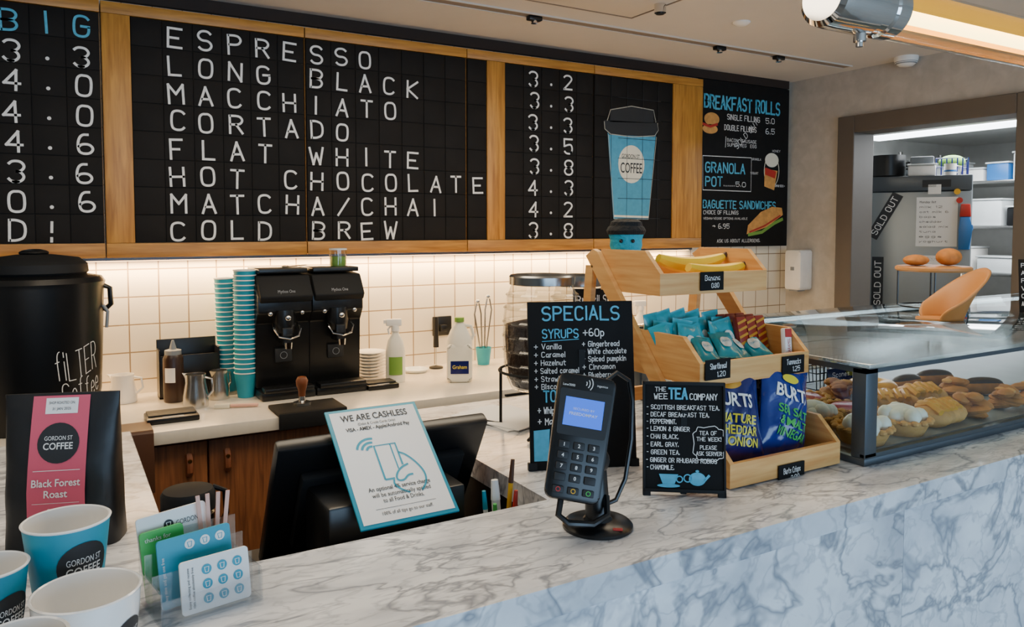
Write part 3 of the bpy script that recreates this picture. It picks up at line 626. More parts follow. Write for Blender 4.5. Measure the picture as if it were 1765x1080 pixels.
# ================================================================ CHALK A-BOARDS
def aboard(name,label,pL,pR):
    c=(pL+pR)/2; d=pR-pL; rz=math.atan2(d.y,d.x); return thing(name,label,'chalkboard',(c.x,c.y,1.1005),rz),d.length
t,W=aboard('chalkboard_sign','tall black chalkboard listing specials and syrups beside the glass jar',on_z(915,812,1.10),on_z(1098,803,1.10))
Hh=.312; ML=rotm('X',-7)
MB(ML).b2(-W/2,W/2,0,.008,.0,Hh,.001).build('board','chalk',t)
for s in (-1,1): MB(ML).box((s*(W/2-.004),.005,.007),(.016,.014,.014)).build('foot','matte',t)
m=MB(); m.prism([(.014,0),(.085,0),(.088,.01),(.03,.22),(.024,.22)],-.006,.006,'yz'); m.build('rear_prop','matte',t)
f=mapper(912,1093,518,808,W,Hh)
m=MB(ML)
for s,x0,y,x1,h in (('SPECIALS',935,552,1070,26),('SYRUPS',935,582,998,17),('TOPPINGS',935,692,1020,21)): ptext(m,f,s,x0,y,x1,h,.015)
m.stroke([f(935,587),f(998,584)],.0012); m.shape([f(918,740),f(945,738),f(942,792),f(918,792)],.0009)
m.build('teal_lettering','chalkt',t)
m=MB(ML)
for s,x0,y,x1,h in (('+60p',1005,580,1042,14),('+ Vanilla',921,601,968,10),('+ Caramel',921,615,974,10),('+ Hazelnut',921,629,975,10),('+ Salted caramel',921,643,997,10),('+ Strawberry',921,657,987,10),('+ Biscoff',921,670,970,10),
 ('+ Gingerbread',1003,598,1068,10),('+ White chocolate',1003,611,1080,10),('+ Spiced pumpkin',1003,624,1079,10),('+ Cinnamon',1003,638,1060,10),('+ Blueberry',1003,652,1055,10),('+ Whipped cream',925,712,1000,12),('+ Marshmallow',925,731,1000,12)): ptext(m,f,s,x0,y,x1,h,.012)
m.build('white_lettering','chalkw',t)
t,W=aboard('chalkboard_sign','small black chalkboard listing teas with a teal teapot drawing',on_z(1108,853,1.10),on_z(1252,858,1.10))
Hh=.19; ML=rotm('X',-8); f=mapper(1106,1254,660,850,W,Hh)
MB(ML).b2(-W/2+.002,W/2-.002,0.001,.006,.008,Hh-.002).build('board','chalk',t)
m=MB(ML); m.b2(-W/2,W/2,-.002,.008,Hh-.006,Hh,.001); m.b2(-W/2,W/2,-.002,.008,.006,.012,.001); m.b2(-W/2,-W/2+.004,-.002,.008,.0,Hh,.001); m.b2(W/2-.004,W/2,-.002,.008,0,Hh,.001); m.b2(-W/2,-W/2+.013,-.002,.008,0,.007); m.b2(W/2-.013,W/2,-.002,.008,0,.007); m.build('frame','matte',t)
m=MB(); m.prism([(.012,0),(.05,0),(.052,.008),(.022,.14),(.018,.14)],-.005,.005,'yz'); m.build('rear_prop','matte',t)
m=MB(ML)
for s,x0,y,x1,h in (('THE',1128,677,1148,8),('WEE',1126,690,1151,10),('COMPANY',1190,690,1240,11),('- SCOTTISH BREAKFAST TEA.',1113,707,1243,8),('- DECAF BREAKFAST TEA.',1113,719,1225,8),('- PEPPERMINT.',1113,731,1166,8),('- LEMON & GINGER',1113,743,1190,8),('- CHAI BLACK.',1113,756,1170,8),('- EARL GRAY.',1113,769,1170,8),('- GREEN TEA.',1113,782,1172,8),('- GINGER OR RHUBARB ROBIOS',1112,795,1238,8),('- CHAMOMILE.',1113,807,1162,8),('TEA OF',1207,748,1238,7),('THE WEEK!',1202,758,1246,7),('PLEASE',1208,772,1238,7),('ASK SERVER',1201,782,1247,7)): ptext(m,f,s,x0,y,x1,h,.016)
cl=[]; 
for i in range(36):
    a=2*PI*i/36; k=1+.06*math.cos(9*a); cl.append(f(1224+28*k*math.copysign(abs(math.cos(a))**.6,math.cos(a)),762+28*k*math.copysign(abs(math.sin(a))**.6,math.sin(a))))
m.stroke(cl,.0012,.0012,True); m.build('white_lettering','chalkw',t)
m=MB(ML); ptext(m,f,'TEA',1152,690,1187,20,.03)
a,b=f(1152,822); m.shape([(a-.016,b+.008),(a-.010,b-.008),(a+.010,b-.008),(a+.016,b+.008)],.0012); m.ell(a,b-.011,.019,.003,.0013); m.ring(a+.018,b,.005,.002)
a,b=f(1203,820); m.ell(a,b-.001,.014,.011,.0012); m.stroke([(a+.012,b-.003),(a+.02,b+.006)],.004); m.ring(a-.016,b,.006,.002); m.ell(a,b+.012,.003,.002,.0013); m.build('teal_drawing','chalkt',t)
# ================================================================ CARD READER
t=thing('card_reader','black payment card reader with lit blue screen on a swivel stand','card reader',(.686,.918,1.1005),R(-33))
MB().lathe([(0,0),(.053,0),(.053,.004),(.049,.008),(.022,.012),(.018,.018),(0,.018)],seg=40).build('base','black',t)
m=MB(); m.cyl((0,0,.015),(-.004,.004,.10),.019,.016); m.ball((-.004,.004,.10),.022); m.build('pole','black',t)
MB().b2(.02,.034,-.038,-.032,.0085,.0105).build('badge','redk',t)
MT=Matrix.Translation((-.028,-.014,.139))@rotm('Y',9)@rotm('X',-20)
def rr(w0,w1,h0,h1,r):
    o=[]
    for cx,cy,a0 in ((w1-r,h1-r,0),(-w1+r,h1-r,90),(-w0+r,h0+r,180),(w0-r,h0+r,270)):
        for k in range(5): a=R(a0+22.5*k); o.append((cx+r*math.cos(a),cy+r*math.sin(a)))
    return o
m=MB(MT); m.prism(rr(.040,.044,-.092,.092,.012),-.008,.028,'xz',.004); m.build('body','black',t)
m=MB(MT); m.prism(rr(.036,.040,-.082,.065,.012),.026,.052,'xz',.005); m.build('rear_housing','matte',t)
MB(MT).prism(rr(.036,.039,.0,.068,.004),-.0095,-.008,'xz').build('screen_bezel','ink',t)
m=MB(MT); m.rect(-.029,.029,.014,.056,.0098); m.build('screen','blue',t)
m=MB(MT); m.text('SECURED BY',0,.038,.0032,fit=.032,al='CENTER',d=.0101); m.text('FREEDOMPAY',0,.030,.0042,fit=.042,al='CENTER',d=.0101,bold=.01)
for k in range(3): m.stroke([( -.005+.0045*(k+1)*math.cos(R(q)),.079+.0045*(k+1)*math.sin(R(q))) for q in (-40,-20,0,20,40)],.0013,.0085)
m.text('Lane/3000',-.036,.0720,.0035,fit=.018,d=.0085); m.text('ingenico',.015,.077,.0032,fit=.016,d=.0085); m.build('white_print','paper',t)
ks=[('1','2','3'),('4','5','6'),('7','8','9'),('','0','')]
for r in range(4):
    for c in range(3):
        x=-.022+.022*c; z=-.014-.0155*r
        q=MB(MT); q.box((x,-.0095,z),(.0165,.004,.011),.0015); q.build('key','ink',t)
        if ks[r][c]:
            q=MB(MT); q.text(ks[r][c],x,z-.0024,.005,al='CENTER',d=.0117,bold=.02); q.build('key_number','paper',t)
for x,mm,l in ((-.022,'redk','red cancel key'),(0,'pencil','yellow clear key'),(.022,'green','green enter key')):
    q=MB(MT); q.box((x,-.0095,-.078),(.0165,.004,.010),.0015); q.build('key','ink',t,l); q=MB(MT); q.ring(x,-.078,.003,.0012,d=.0118); q.build('key_mark',mm,t)
m=MB(); m.tube([(.010,.02,.215),(.030,.03,.228),(.05,.045,.213),(.056,.05,.18),(.055,.05,.12),(.045,.04,.06),(.03,.03,.03),(.0,.03,.016)],.0034,8); m.build('cable','black',t)
m=MB(); m.tube([(-.055,-.035,.06),(-.06,-.05,.035),(-.045,-.055,.025),(-.01,-.05,.022),(.012,-.03,.028),(.012,-.01,.05)],.005,8); m.build('support_hook','black',t)
# ================================================================ CASHLESS SIGN
SW,SH=.163,.228; ang=math.degrees(math.atan2(.14,.18))
t=thing('notice_sign','white framed notice with teal border and a hand holding a bank card','sign',(.4525,1.078,1.1015),0)
ML=rotm('X',-(90-ang))
MB(ML).b2(-SW/2,SW/2,0,.004,0,SH,.001).build('backing','teal',t)
m=MB(ML); m.rect(-SW/2+.006,SW/2-.006,.006,SH-.006,.0008); m.build('sheet','paper',t)
m=MB(ML)
def st(s,y,h,w,bold=0): m.text(s,0,SH*(1-y),h,fit=w,al='CENTER',d=.0014,bold=bold)
st('WE ARE CASHLESS',.118,.0125,.118,.015); st('(Debit & Credit Cards Only)',.165,.0052,.066); st('VISA - AMEX - Apple/Android Pay',.212,.0070,.112,.025)
st('An optional 4% service charge',.735,.0074,.104,.012); st('will be automatically applied',.785,.0074,.098,.006); st('to all Food & Drinks.',.832,.0074,.068,.006); st('100% of all tips go to our staff.',.925,.0058,.084,.004)
m.stroke([(-.05,SH*.125),(.05,SH*.125)],.0006); m.build('black_lettering','ink',t)
m=MB(ML); cx,cy=.006,SH*.465; K=1.15
def q_(*p): return [(cx+x*K,cy+y*K) for x,y in p]
for k in range(3): r=.009+.008*k; m.stroke([(cx-.030+r*math.cos(R(q)),cy+.030+r*math.sin(R(q))) for q in range(75,171,10)],.0040,.0014)
m.stroke(q_((-.022,-.024),(-.022,.034),(.010,.034),(.010,-.004)),.0032,.0014); m.stroke(q_((-.022,-.024),(-.008,-.024)),.0032,.0014); m.stroke(q_((.002,.034),(.002,-.010)),.0022)
m.curve(q_((.010,.018),(.020,.012),(.032,-.006),(.038,-.024),(.034,-.040),(.024,-.050)),.0032,.0014)
m.curve(q_((.018,-.004),(.006,-.008),(-.004,-.018),(-.006,-.028),(.004,-.030),(.012,-.022),(.020,-.022)),.0032,.0014)
m.curve(q_((-.010,-.026),(-.012,-.034),(-.004,-.044),(.006,-.050)),.0032,.0014)
m.build('teal_drawing','teal',t)
# ================================================================ TILL
t=thing('till_terminal','black till terminal seen from behind with the notice resting on it','till',(.48,1.25,.9505))
top=Vector((0,-.005,.25)); bot=Vector((0,.135,.005)); dd=(top-bot); ang2=math.degrees(math.atan2(dd.y,dd.z))
MK=Matrix.Translation(bot)@rotm('X',-ang2); Lm=dd.length
m=MB(MK); m.box((0,.0,Lm/2),(.385,.026,Lm),.006); m.build('monitor_back','black',t)
m=MB(MK); m.box((0,-.022,Lm*.5),(.30,.02,Lm*.6),.006); m.build('rear_cover','matte',t)
m=MB(MK); m.rect(-.175,.175,.02,Lm-.02,-.0138); m.build('screen','ink',t)
m=MB(); m.b2(-.14,.095,-.112,.02,0,.17,.006); m.build('base','black',t)
t=thing('pen_pot','black pot holding pens behind the counter ledge','pot',(.628,1.115,.9505)); MB().lathe([(0,0),(.027,0),(.028,.11),(.026,.11),(.025,.004),(0,.004)],seg=24).build('pot','matte',t)
for nm,lab,dx,dy,tx,ty,L,mm,cap in (('pencil','yellow pencil standing in the pen pot',.010,.006,.012,-.005,.2,'pencil','brown'),('marker_pen','white marker pen in the pen pot',-.002,-.006,-.004,.01,.168,'paper','paper'),('pen','teal capped pen in the pen pot',-.016,.0,-.012,.0,.155,'paper','teal'),('pen','red pen in the pen pot',.012,-.012,.010,.0,.15,'redk','redk'),('pen','green pen in the pen pot',-.012,-.014,-.01,-.01,.14,'matcha','green')):
    o=thing(nm,lab,'pen',(.628+dx,1.115+dy,.956),0,'pens in the pot'); r=.0075 if 'marker' in nm else .0042
    MB().tube([(0,0,0),(tx,ty,L*.8)],r,8).build('barrel',mm,o); MB().tube([(tx,ty,L*.8),(tx*1.25,ty*1.25,L)],[r*1.1,r*.8],8).build('cap',cap,o)
t=thing('travel_mug','black travel mug with a screw lid and loop handle on the shelf behind the counter','mug',(.175,1.40,.9505))
MB().lathe([(0,0),(.036,0),(.04,.01),(.042,.11),(.038,.115),(0,.115)],seg=32).build('body','black',t); MB().lathe([(.040,.115),(.044,.118),(.044,.145),(.04,.152),(.015,.155),(0,.155)],seg=32).build('lid','matte',t); MB().tube([(.04,0,.15),(.06,0,.14),(.062,0,.10),(.045,0,.07)],.005,8).build('handle','black',t)
# ================================================================ PAPER CUPS, BAG, CARDS
def papercup(name,label,x,y,rb,rt,h,face,wall='teal',logo=.5,ls=.026,curve=0):
    t=thing(name,label,'cup',(x,y,1.1005),face)
    n=12
    def rad(b):
        k=max(0,min(1,b/h)); return rb+(rt-rb)*(k if not curve else math.sin(PI/2*k)**.7)
    out=[(0,.004),(rb*.9,.004),(rb*.92,0)]+[(rad(h*k/n),h*k/n) for k in range(n+1)]
    m=MB(); L=len(out)-1
    inn=[(rt+.001,h+.0005),(rt+.0016,h+.002),(rt,h+.0032),(rt-.0015,h+.002)]+[(rad(h*k/n)-.0016,max(h*k/n,.008)) for k in range(n,-1,-1)]+[(0,.008)]
    mis=[0]*L+[1]*(len(inn)+1)
    m.lathe(out+inn,seg=48,mis=mis[:len(out)+len(inn)-1]); m.build('cup',[wall,'porc' if curve else 'paper'],t)
    if logo:
        mp=lambda a,b,d: Vector(((rad(b)+d)*math.sin(a/rad(h*logo)),-(rad(b)+d)*math.cos(a/rad(h*logo)),b))
        s=ls; c=h*logo
        m=MB(); m.map=mp; m.ell(0,c,s,s,.0008,5); m.build('logo_disc','ink',t)
        m=MB(); m.map=mp; m.text('GORDON ST',0,c+s*.12,s*.26,fit=s*1.3,al='CENTER',d=.0014); m.text('COFFEE',0,c-s*.35,s*.36,fit=s*1.35,al='CENTER',d=.0014,bold=.01); m.build('logo_lettering','paper',t)
    return t
papercup('paper_cup','large teal paper cup with black round logo, tallest of the sample cups',-.004,.984,.030,.0435,.121,R(24),logo=.66,ls=.027)
papercup('paper_cup','smaller teal paper cup at the left edge beside the large one',-.076,.940,.026,.037,.100,R(42),logo=.55,ls=.024)
papercup('ceramic_cup','white ceramic cup with black logo on its side, in front of the teal cups',.012,.868,.030,.049,.084,R(50),'porc',.50,.020,1)
papercup('ceramic_cup','white ceramic cup cut off by the bottom left corner of the photo',-.04,.745,.026,.036,.106,R(-10),'porc',0,0,1)
pL=on_z(40,950,1.10); pR=on_z(205,938,1.10); c=(pL+pR)/2; rz=math.atan2((pR-pL).y,(pR-pL).x)
t=thing('coffee_bag','matte black coffee bag with a pink label','coffee bag',(c.x-.004,c.y+.035,1.1005),rz)
W,Hh,Dp=.150,.214,.07
def hd(b): 
    k=b/Hh; return Dp/2*(1-max(0,(k-.35)/.65)**1.3)+.002
m=MB(); vs=[];fs=[]; nv=16; nu=24
for j in range(nv+1):
    b=Hh*j/nv; d=hd(b); w=W/2*(1-.03*math.sin(PI*j/nv))
    for i in range(nu):
        a=2*PI*i/nu; ca,sa=math.cos(a),math.sin(a); e=.35
        vs.append((w*math.copysign(abs(ca)**e,ca),d*math.copysign(abs(sa)**.55,sa)*(1+.05*math.sin(b*90+a*2)),b))
for j in range(nv):
    for i in range(nu): fs.append((j*nu+i,j*nu+(i+1)%nu,(j+1)*nu+(i+1)%nu,(j+1)*nu+i))
fs.append(tuple(range(nu))); fs.append(tuple(range(nv*nu,nv*nu+nu))); m.add(vs,fs); m.build('bag','bag',t)
mp=lambda a,b,d: Vector((a,-(hd(b)*1.06+.0012+d),b))
m=MB(); m.map=mp; m.rect(-.037,.037,.02,.211,0,12); m.build('label','pink',t)
m=MB(); m.map=mp; m.rect(-.02,.022,.187,.208,.0007,3); m.build('sticker','paper',t)
m=MB(); m.map=mp; m.ell(0,.148,.027,.027,.0007,4); m.text('SHOP ROASTED ON:',.001,.200,.0035,fit=.034,al='CENTER',d=.0014); m.text('31 JAN 2025',.001,.192,.0035,fit=.024,al='CENTER',d=.0014); m.build('dark_print','ink',t)
m=MB(); m.map=mp; m.text('GORDON ST',0,.152,.0055,fit=.036,al='CENTER',d=.0014); m.text('COFFEE',0,.140,.0085,fit=.038,al='CENTER',d=.0014,bold=.015); m.text('Black Forest',0,.091,.0095,fit=.062,al='CENTER',d=.0012,bold=.015); m.text('Roast',0,.076,.0095,fit=.030,al='CENTER',d=.0012,bold=.015); m.text('CHERRY',0,.056,.0045,fit=.022,al='CENTER',d=.0012); m.stroke([(-.03,.112),(.03,.112)],.0008,.0012); m.stroke([(-.03,.068),(.03,.068)],.0006,.0012); m.build('white_lettering','paper',t)
# card holder
HC=Vector((.134,.972,1.1005)); HR=R(10)
t=thing('card_holder','clear acrylic leaflet holder at the counter corner','card holder',HC,HR)
m=MB(); m.b2(-.058,.058,-.045,.045,0,.003); m.b2(-.058,.058,-.045,-.043,.003,.032); m.b2(-.058,.058,-.012,-.010,.003,.05); m.b2(-.058,.058,.018,.020,.003,.065); m.b2(-.058,.058,.043,.045,.003,.08); m.b2(-.058,-.056,-.042,.043,.003,.04); m.b2(.056,.058,-.042,.043,.003,.04); m.build('holder','acry',t)
def card(label,y,w,h,x,base,ink,icons,rx,text=None,txtm='ink',ry=0):
    o=thing('loyalty_card',label,'card',Matrix.Rotation(HR,3,'Z')@Vector((x,y,.0035))+HC,0,'cards in the acrylic holder'); o.rotation_euler=(R(rx),R(ry),HR)
    m=MB(); m.prism(rr(w/2,w/2,0,h,.004),0,.0035,'xz'); m.build('card',base,o)
    for a,b in (icons or []):
        MB().ell(a,b,.0058,.0058,.0006,1).build('cup_symbol',ink,o)
        MB().stroke([(a-.0025,b+.0025),(a-.0017,b-.0032),(a+.0017,b-.0032),(a+.0025,b+.0025)],.001,.001,True).build('cup_outline',base,o)
    if text:
        m=MB()
        for s,a,b,hh,ww,ro in text: m.text(s,a,b,hh,fit=ww,d=.0008,rot=ro)
        m.build('lettering',txtm,o)
card('white loyalty card with nine small cup stamps at the front of the holder',-.034,.080,.060,.008,'paper','teal',[(-.010+.018*i,.013+.0165*j) for i in range(3) for j in range(3)],-10,[('Enjoy collecting and receive',-.030,.006,.0028,.046,PI/2),('10th coffee absolutely free',-.025,.006,.0028,.046,PI/2)])
card('teal loyalty card with white cup stamps behind the front one',-.002,.086,.080,-.002,'teal','paper',[(-.006+.018*i,.068) for i in range(3)],-8,[('buy nine and get one free',-.036,.010,.0035,.05,PI/2)],'paper',-2)
card('green and white thank you card at the side of the holder',.026,.05,.084,-.03,'green',None,None,-6,[('thanks for',-.02,.072,.005,.03,0)],'paper',-3)
card('white leaflet with a dark round logo at the back of the holder',.034,.082,.100,-.012,'paper','ink',[(-.005,.084)],-8,[('GORDON',.004,.080,.006,.026,0)],'ink',-4)
for i,(x,a) in enumerate(((.02,-8),(.026,-3),(.031,4),(.037,9))):
    p=Matrix.Rotation(HR,3,'Z')@Vector((x,.0395,.0035))+HC; o=tag(MB().b2(-.0025,.0025,-.0008,.0008,0,.112,.0005).build('stirrer','stick'),['pale wooden stirrer tilting most to the left at the back of the holder','pale wooden stirrer second from the left at the back of the holder','pale wooden stirrer second from the right at the back of the holder','pale wooden stirrer tilting most to the right at the back of the holder'][i],'stirrer','wooden stirrers in the card holder',loc=p); o.rotation_euler=(0,R(a*.6),0)
# ================================================================ JARS
def jar(label,x,y,z,r,h,grp):
    t=thing('glass_jar',label,'jar',(x,y,z),0,grp)
    pr=[(.55,0),(.78,.02),(.88,.10),(.97,.25),(1,.45),(.98,.65),(.90,.82),(.80,.90),(.78,.93)]
    m=MB(); prof=[(0,.002)]+[(r*a,h*b) for i,(a,b) in enumerate(pr)]; m.lathe(prof,seg=48)
    m.build('glass','glass',t)
    for k in range(7):
        b=[.12,.24,.36,.48,.60,.72,.83][k]; rad=[.89,.955,.985,1.0,.985,.955,.90][k]; MB().lathe([(r*rad-.001,h*b-.004),(r*rad+.003,h*b),(r*rad-.001,h*b+.004)],seg=48).build('glass_rib','glass',t)
    MB().lathe([(r*.80,h*.915),(r*.84,h*.92),(r*.84,h*.985),(r*.80,h),(r*.3,h*1.004),(0,h*1.004)],seg=48).build('lid','lid',t)
    return t
jar('large ribbed glass jar of coffee beans with a steel lid in a black stand',.925,1.45,1.185,.088,.26,'glass coffee jars')
o=MB().lathe([(0,.006),(.05,.008),(.066,.012),(.074,.03),(.080,.07),(.083,.12),(.082,.148),(.05,.156),(0,.160)],seg=32).build('coffee_beans','beans'); tag(o,'dark roasted coffee beans filling the large ribbed jar','coffee beans',kind='stuff',loc=(.925,1.45,1.185))
t=jar('second glass jar with a black chalk label partly hidden behind the snack stand',1.13,1.60,1.1005,.075,.33,'glass coffee jars'); 
jm=lambda a,b,d: Vector(((.077+d)*math.sin(a/.077),-(.077+d)*math.cos(a/.077),b))
m=MB(); m.map=jm; m.rect(-.06,.05,.245,.30,.0,6); m.build('label','chalk',t); m=MB(); m.map=jm; m.htext('Brazil S',-.055,.262,.022,fit=.09,d=.002); m.build('lettering','chalkw',t)
t=thing('jar_stand','black metal wire stand carrying the large ribbed jar','stand',(.925,1.45,1.1005)); 
MB().tube([(.096*math.cos(2*PI*i/32),.096*math.sin(2*PI*i/32),.13) for i in range(32)],.003,6,True).build('ring','matte',t)
m=MB(); m.b2(-.094,.094,-.004,.004,.079,.0835); m.b2(-.004,.004,-.094,.094,.079,.0835); m.build('cross_support','matte',t)
for a in (45,135,225,315):
    c,s=math.cos(R(a)),math.sin(R(a)); MB().tube([(c*.096,s*.096,.13),(c*.096,s*.096,.004),(c*.13,s*.13,.004)],.0035,6).build('leg','matte',t)
for i,(px,py,w,l,a) in enumerate(((855,722,.15,.21,20),(842,712,.15,.21,5))):
    p=on_z(px,py,1.10); tag(MB().b2(-w/2,w/2,-l/2,l/2,0,.002).build('paper_sheet','paper'),['white printed sheet lying on top beside the jar stand','white sheet lying underneath the other beside the jar stand'][i],'paper','loose papers by the jar',loc=(p.x+.02,1.56,1.1005+.0025*(1-i)),rz=R(a))
# ================================================================ BACK COUNTER ITEMS
QZ=.9505
p=Vector((-.075,2.74,QZ)); t=thing('coffee_urn','large black insulated filter coffee urn with chalk writing','coffee urn',p,R(8))
MB().lathe([(0,0),(.165,0),(.17,.01),(.165,.06),(.172,.10),(.186,.42),(.19,.435),(.18,.45),(.14,.458),(0,.458)],seg=56).build('body','black',t)
MB().lathe([(.135,.455),(.145,.465),(.142,.49),(.12,.508),(.05,.518),(0,.52)],seg=48).build('lid','matte',t)
m=MB(); m.ball((0,0,.523),(.04,.04,.012)); m.build('lid_knob','black',t)
MB().tube([(.176,-.04,.42),(.196,-.045,.41),(.198,-.045,.36),(.178,-.04,.34)],.008,8).build('handle','black',t)
MB().tube([(.17,-.075,.36),(.182,-.08,.34),(.178,-.078,.29)],.005,8).build('latch','dish',t)
rad=lambda b:.172+(b-.10)*.0412
um=lambda a,b,d: Vector(((rad(b)+d)*math.sin(a/.18),-(rad(b)+d)*math.cos(a/.18),b))
for s,a0,b0,h_,fw in (('fiLTER',.030,.148,.085,.140),('Coffee',.045,.080,.066,.140)):
    m=MB(); m.map=um; m.htext(s,a0,b0,h_,w=.0026,fit=fw,d=.0015,rot=.16,slant=.14,jit=.07); m.build('lettering','chalkw',t)
def pitcher(label,px,py,r,h,mt,grp):
    p=on_z(px,py,QZ); t=thing('milk_pitcher',label,'pitcher',p,R(random.uniform(-30,30)),grp)
    MB().lathe([(0,0),(r,0),(r*1.02,.006),(r,h*.35),(r*.8,h*.75),(r*.82,h),(r*.78,h),(r*.76,h*.76),(r*.94,h*.34),(r*.92,.006),(0,.006)],seg=32).build('body',mt,t)
    MB().tube([(r*.82,0,h*.9),(r*1.35,0,h*.85),(r*1.45,0,h*.5),(r*1.0,0,h*.3)],.004,8).build('handle',mt,t)
    m=MB(); m.add([(-r*.78,-.018,h*.99),(-r*.78,.018,h*.99),(-r*1.12,0,h*1.02),(-r*.84,0,h*.8)],[(0,2,3),(1,3,2)]); m.build('spout',mt,t)
pitcher('steel milk pitcher standing nearest the counter edge',338,700,.040,.11,'steel','milk pitchers'); pitcher('steel milk pitcher beside the tall cup stacks',378,686,.034,.1,'steel','milk pitchers'); pitcher('white ceramic pitcher between the urn and the sauce bottle',212,692,.045,.095,'porc','milk pitchers')
p=on_z(300,691,QZ); t=thing('sauce_bottle','brown squeeze bottle with a white label by the milk pitchers','bottle',p)
MB().lathe([(0,0),(.031,0),(.033,.01),(.033,.15),(.026,.165),(0,.165)],seg=28).build('bottle','sauce',t); MB().lathe([(.027,.163),(.027,.178),(.012,.182),(.006,.205),(.004,.212),(0,.212)],seg=20).build('nozzle','dish',t)
m=MB(); m.map=lambda a,b,d: Vector(((.0335+d)*math.sin(a/.0335-.6),-(.0335+d)*math.cos(a/.0335-.6),b)); m.rect(-.014,.022,.07,.12,.0002,4); m.build('label','paper',t)
t=thing('black_caddy','black open box behind the milk pitchers against the tiles','box',(.38,2.975,QZ)); m=MB(); m.b2(-.1,.1,.02,.025,0,.20,.002); m.b2(-.1,-.095,-.06,.02,0,.17); m.b2(.095,.1,-.06,.02,0,.17); m.b2(-.095,.095,-.06,-.055,0,.15,.001); m.b2(-.1,.1,-.06,.02,0,.005); m.build('box','black',t)
def scale(label,px,py,w,d,rz):
    p=on_z(px,py,QZ); t=thing('kitchen_scale',label,'scale',p,R(rz),'black scales on the back counter'); MB().b2(-w/2,w/2,-d/2,d/2,0,.018,.004).build('body','black',t); MB().b2(-w*.46,w*.46,-d*.25,d*.46,.0185,.023,.001).build('platform','ink',t); MB().b2(-w*.2,w*.2,-d*.45,-d*.32,.018,.0188).build('display','greyk',t)
scale('wide black scale lying near the worktop edge in front of the pitchers',296,722,.15,.11,0); scale('small black scale beside the stacked saucers',655,667,.12,.09,0)
p=on_z(405,702,QZ); t=thing('counter_brush','small wooden counter brush with pale bristles','brush',p,R(-20)); MB().box((.03,0,.007),(.09,.014,.01),.004).build('handle','stick',t); MB().box((-.04,0,.007),(.05,.024,.014),.003).build('bristles','cream',t)
p=on_z(553,722,QZ); t=thing('tamping_mat','black rubber tamping mat hanging over the worktop edge','mat',(p.x,2.52,QZ)); m=MB(); m.b2(-.11,.11,-.085,.07,0,.012,.003); m.b2(-.11,.11,-.086,-.075,-.04,.012,.003); m.build('mat','matte',t)
t=thing('coffee_tamper','coffee tamper with dark wood handle and steel base on the tamping mat','tamper',(p.x-.01,2.54,QZ+.0125)); MB().lathe([(0,0),(.029,0),(.029,.008),(.012,.014),(.010,.03),(0,.03)],seg=28).build('base','steel',t); MB().lathe([(.011,.028),(.012,.045),(.018,.065),(.02,.08),(.014,.092),(0,.095)],seg=24).build('handle','leather',t)
# tall cup stacks
def make_cup():
    m=MB(); prof=[(0,.002),(.027,.002),(.0275,0),(.0382,.080),(.039,.0855),(.0408,.0865),(.0408,.0885),(.0402,.09),(.039,.0895),(.0275,.006),(0,.006)]
    m.lathe(prof,seg=28,mis=[0,0,0,0,1,1,1,1,1,1]); return m.build('takeaway_cup',['teal','paper'])
cupm=None
for (px,py,n,tilt,desc) in ((424,683,22,1.0,'front stack'),(397,672,20,-3.0,'rear stack')):
    p=on_z(px,py,QZ)
    for k in range(n):
        if cupm is None: o=make_cup(); cupm=o
        else: o=cupm.copy(); C.objects.link(o)
        a=R(tilt*.5); o.location=(p.x+math.sin(a)*k*.0165,p.y,QZ+.0172*k); o.rotation_euler=(0,a,0)
        pos='bottom cup' if k==0 else ('open cup on top' if k==n-1 else f'cup with {k} cups below it')
        tag(o,f'teal takeaway cup in the {desc} beside the grinders, {pos}','cup',f'teal takeaway cups in the {desc}')
# grinders
def grinder(label,x):
    t=thing('coffee_grinder',label,'coffee grinder',(x,2.72,QZ),0,'black coffee grinders'); w=.0945
    m=MB(); m.b2(-w,w,-.03,.24,0,.03,.008); m.b2(-w*.9,w*.9,-.045,.02,.028,.045,.004); m.build('base','black',t)
    m=MB(); m.prism([(.055,.03),(.24,.03),(.24,.40),(.05,.40),(.01,.36),(.01,.30),(.055,.26)],-w,w,'yz',.006); m.build('body','black',t)
    m=MB(); m.prism([(-.005,.335),(.03,.40),(.23,.415),(.23,.44),(.03,.43),(-.02,.36)],-w*.97,w*.97,'yz',.006); m.build('top_cover','matte',t)
    MB().b2(-w*.9,w*.9,.03,.22,.438,.455,.003).build('hopper_lid','black',t)
    m=MB(); m.map=lambda a,b,d: Vector((a,-.013-d+(b-.36)*.35,b)); m.text('Mythos One',0,.372,.010,fit=.06,al='CENTER',d=.004); m.build('lettering','greyk',t)
    MB().lathe([(0,-.03),(.035,-.03),(.04,0),(.036,.05),(0,.05)],(0,.025,.26),24).build('spout','black',t); MB().b2(-.018,.018,-.02,.05,.19,.25,.004).build('chute','black',t)
    m=MB(); m.tube([(-.042,.02,.262),(-.045,-.02,.245),(-.034,-.035,.222),(0,-.045,.214),(.034,-.035,.222),(.045,-.02,.245),(.042,.02,.262)],.0034,8); m.build('chrome_fork','chrome',t)
    for sx in (-.055,.055): MB().ball((sx,-.004,.30),(.009,.008,.009),12,8).build('chrome_knob','chrome',t)
    MB().ball((0,-.027,.285),(.011,.008,.011)).build('chrome_button','chrome',t); MB().cyl((0,-.025,.20),(0,-.025,.178),.015,.013).build('funnel','chrome',t)
    MB().b2(-.03,.03,.045,.06,.12,.17,.003).build('control_panel','ink',t); m=MB(); m.map=lambda a,b,d: Vector((a,.045-d,b)); m.ring(0,.145,.012,.002); m.build('dial_print','greyk',t)
grinder('black coffee grinder with chrome fork, beside the tall cup stacks',.672); grinder('black coffee grinder with chrome fork, beside the saucers',.8625)
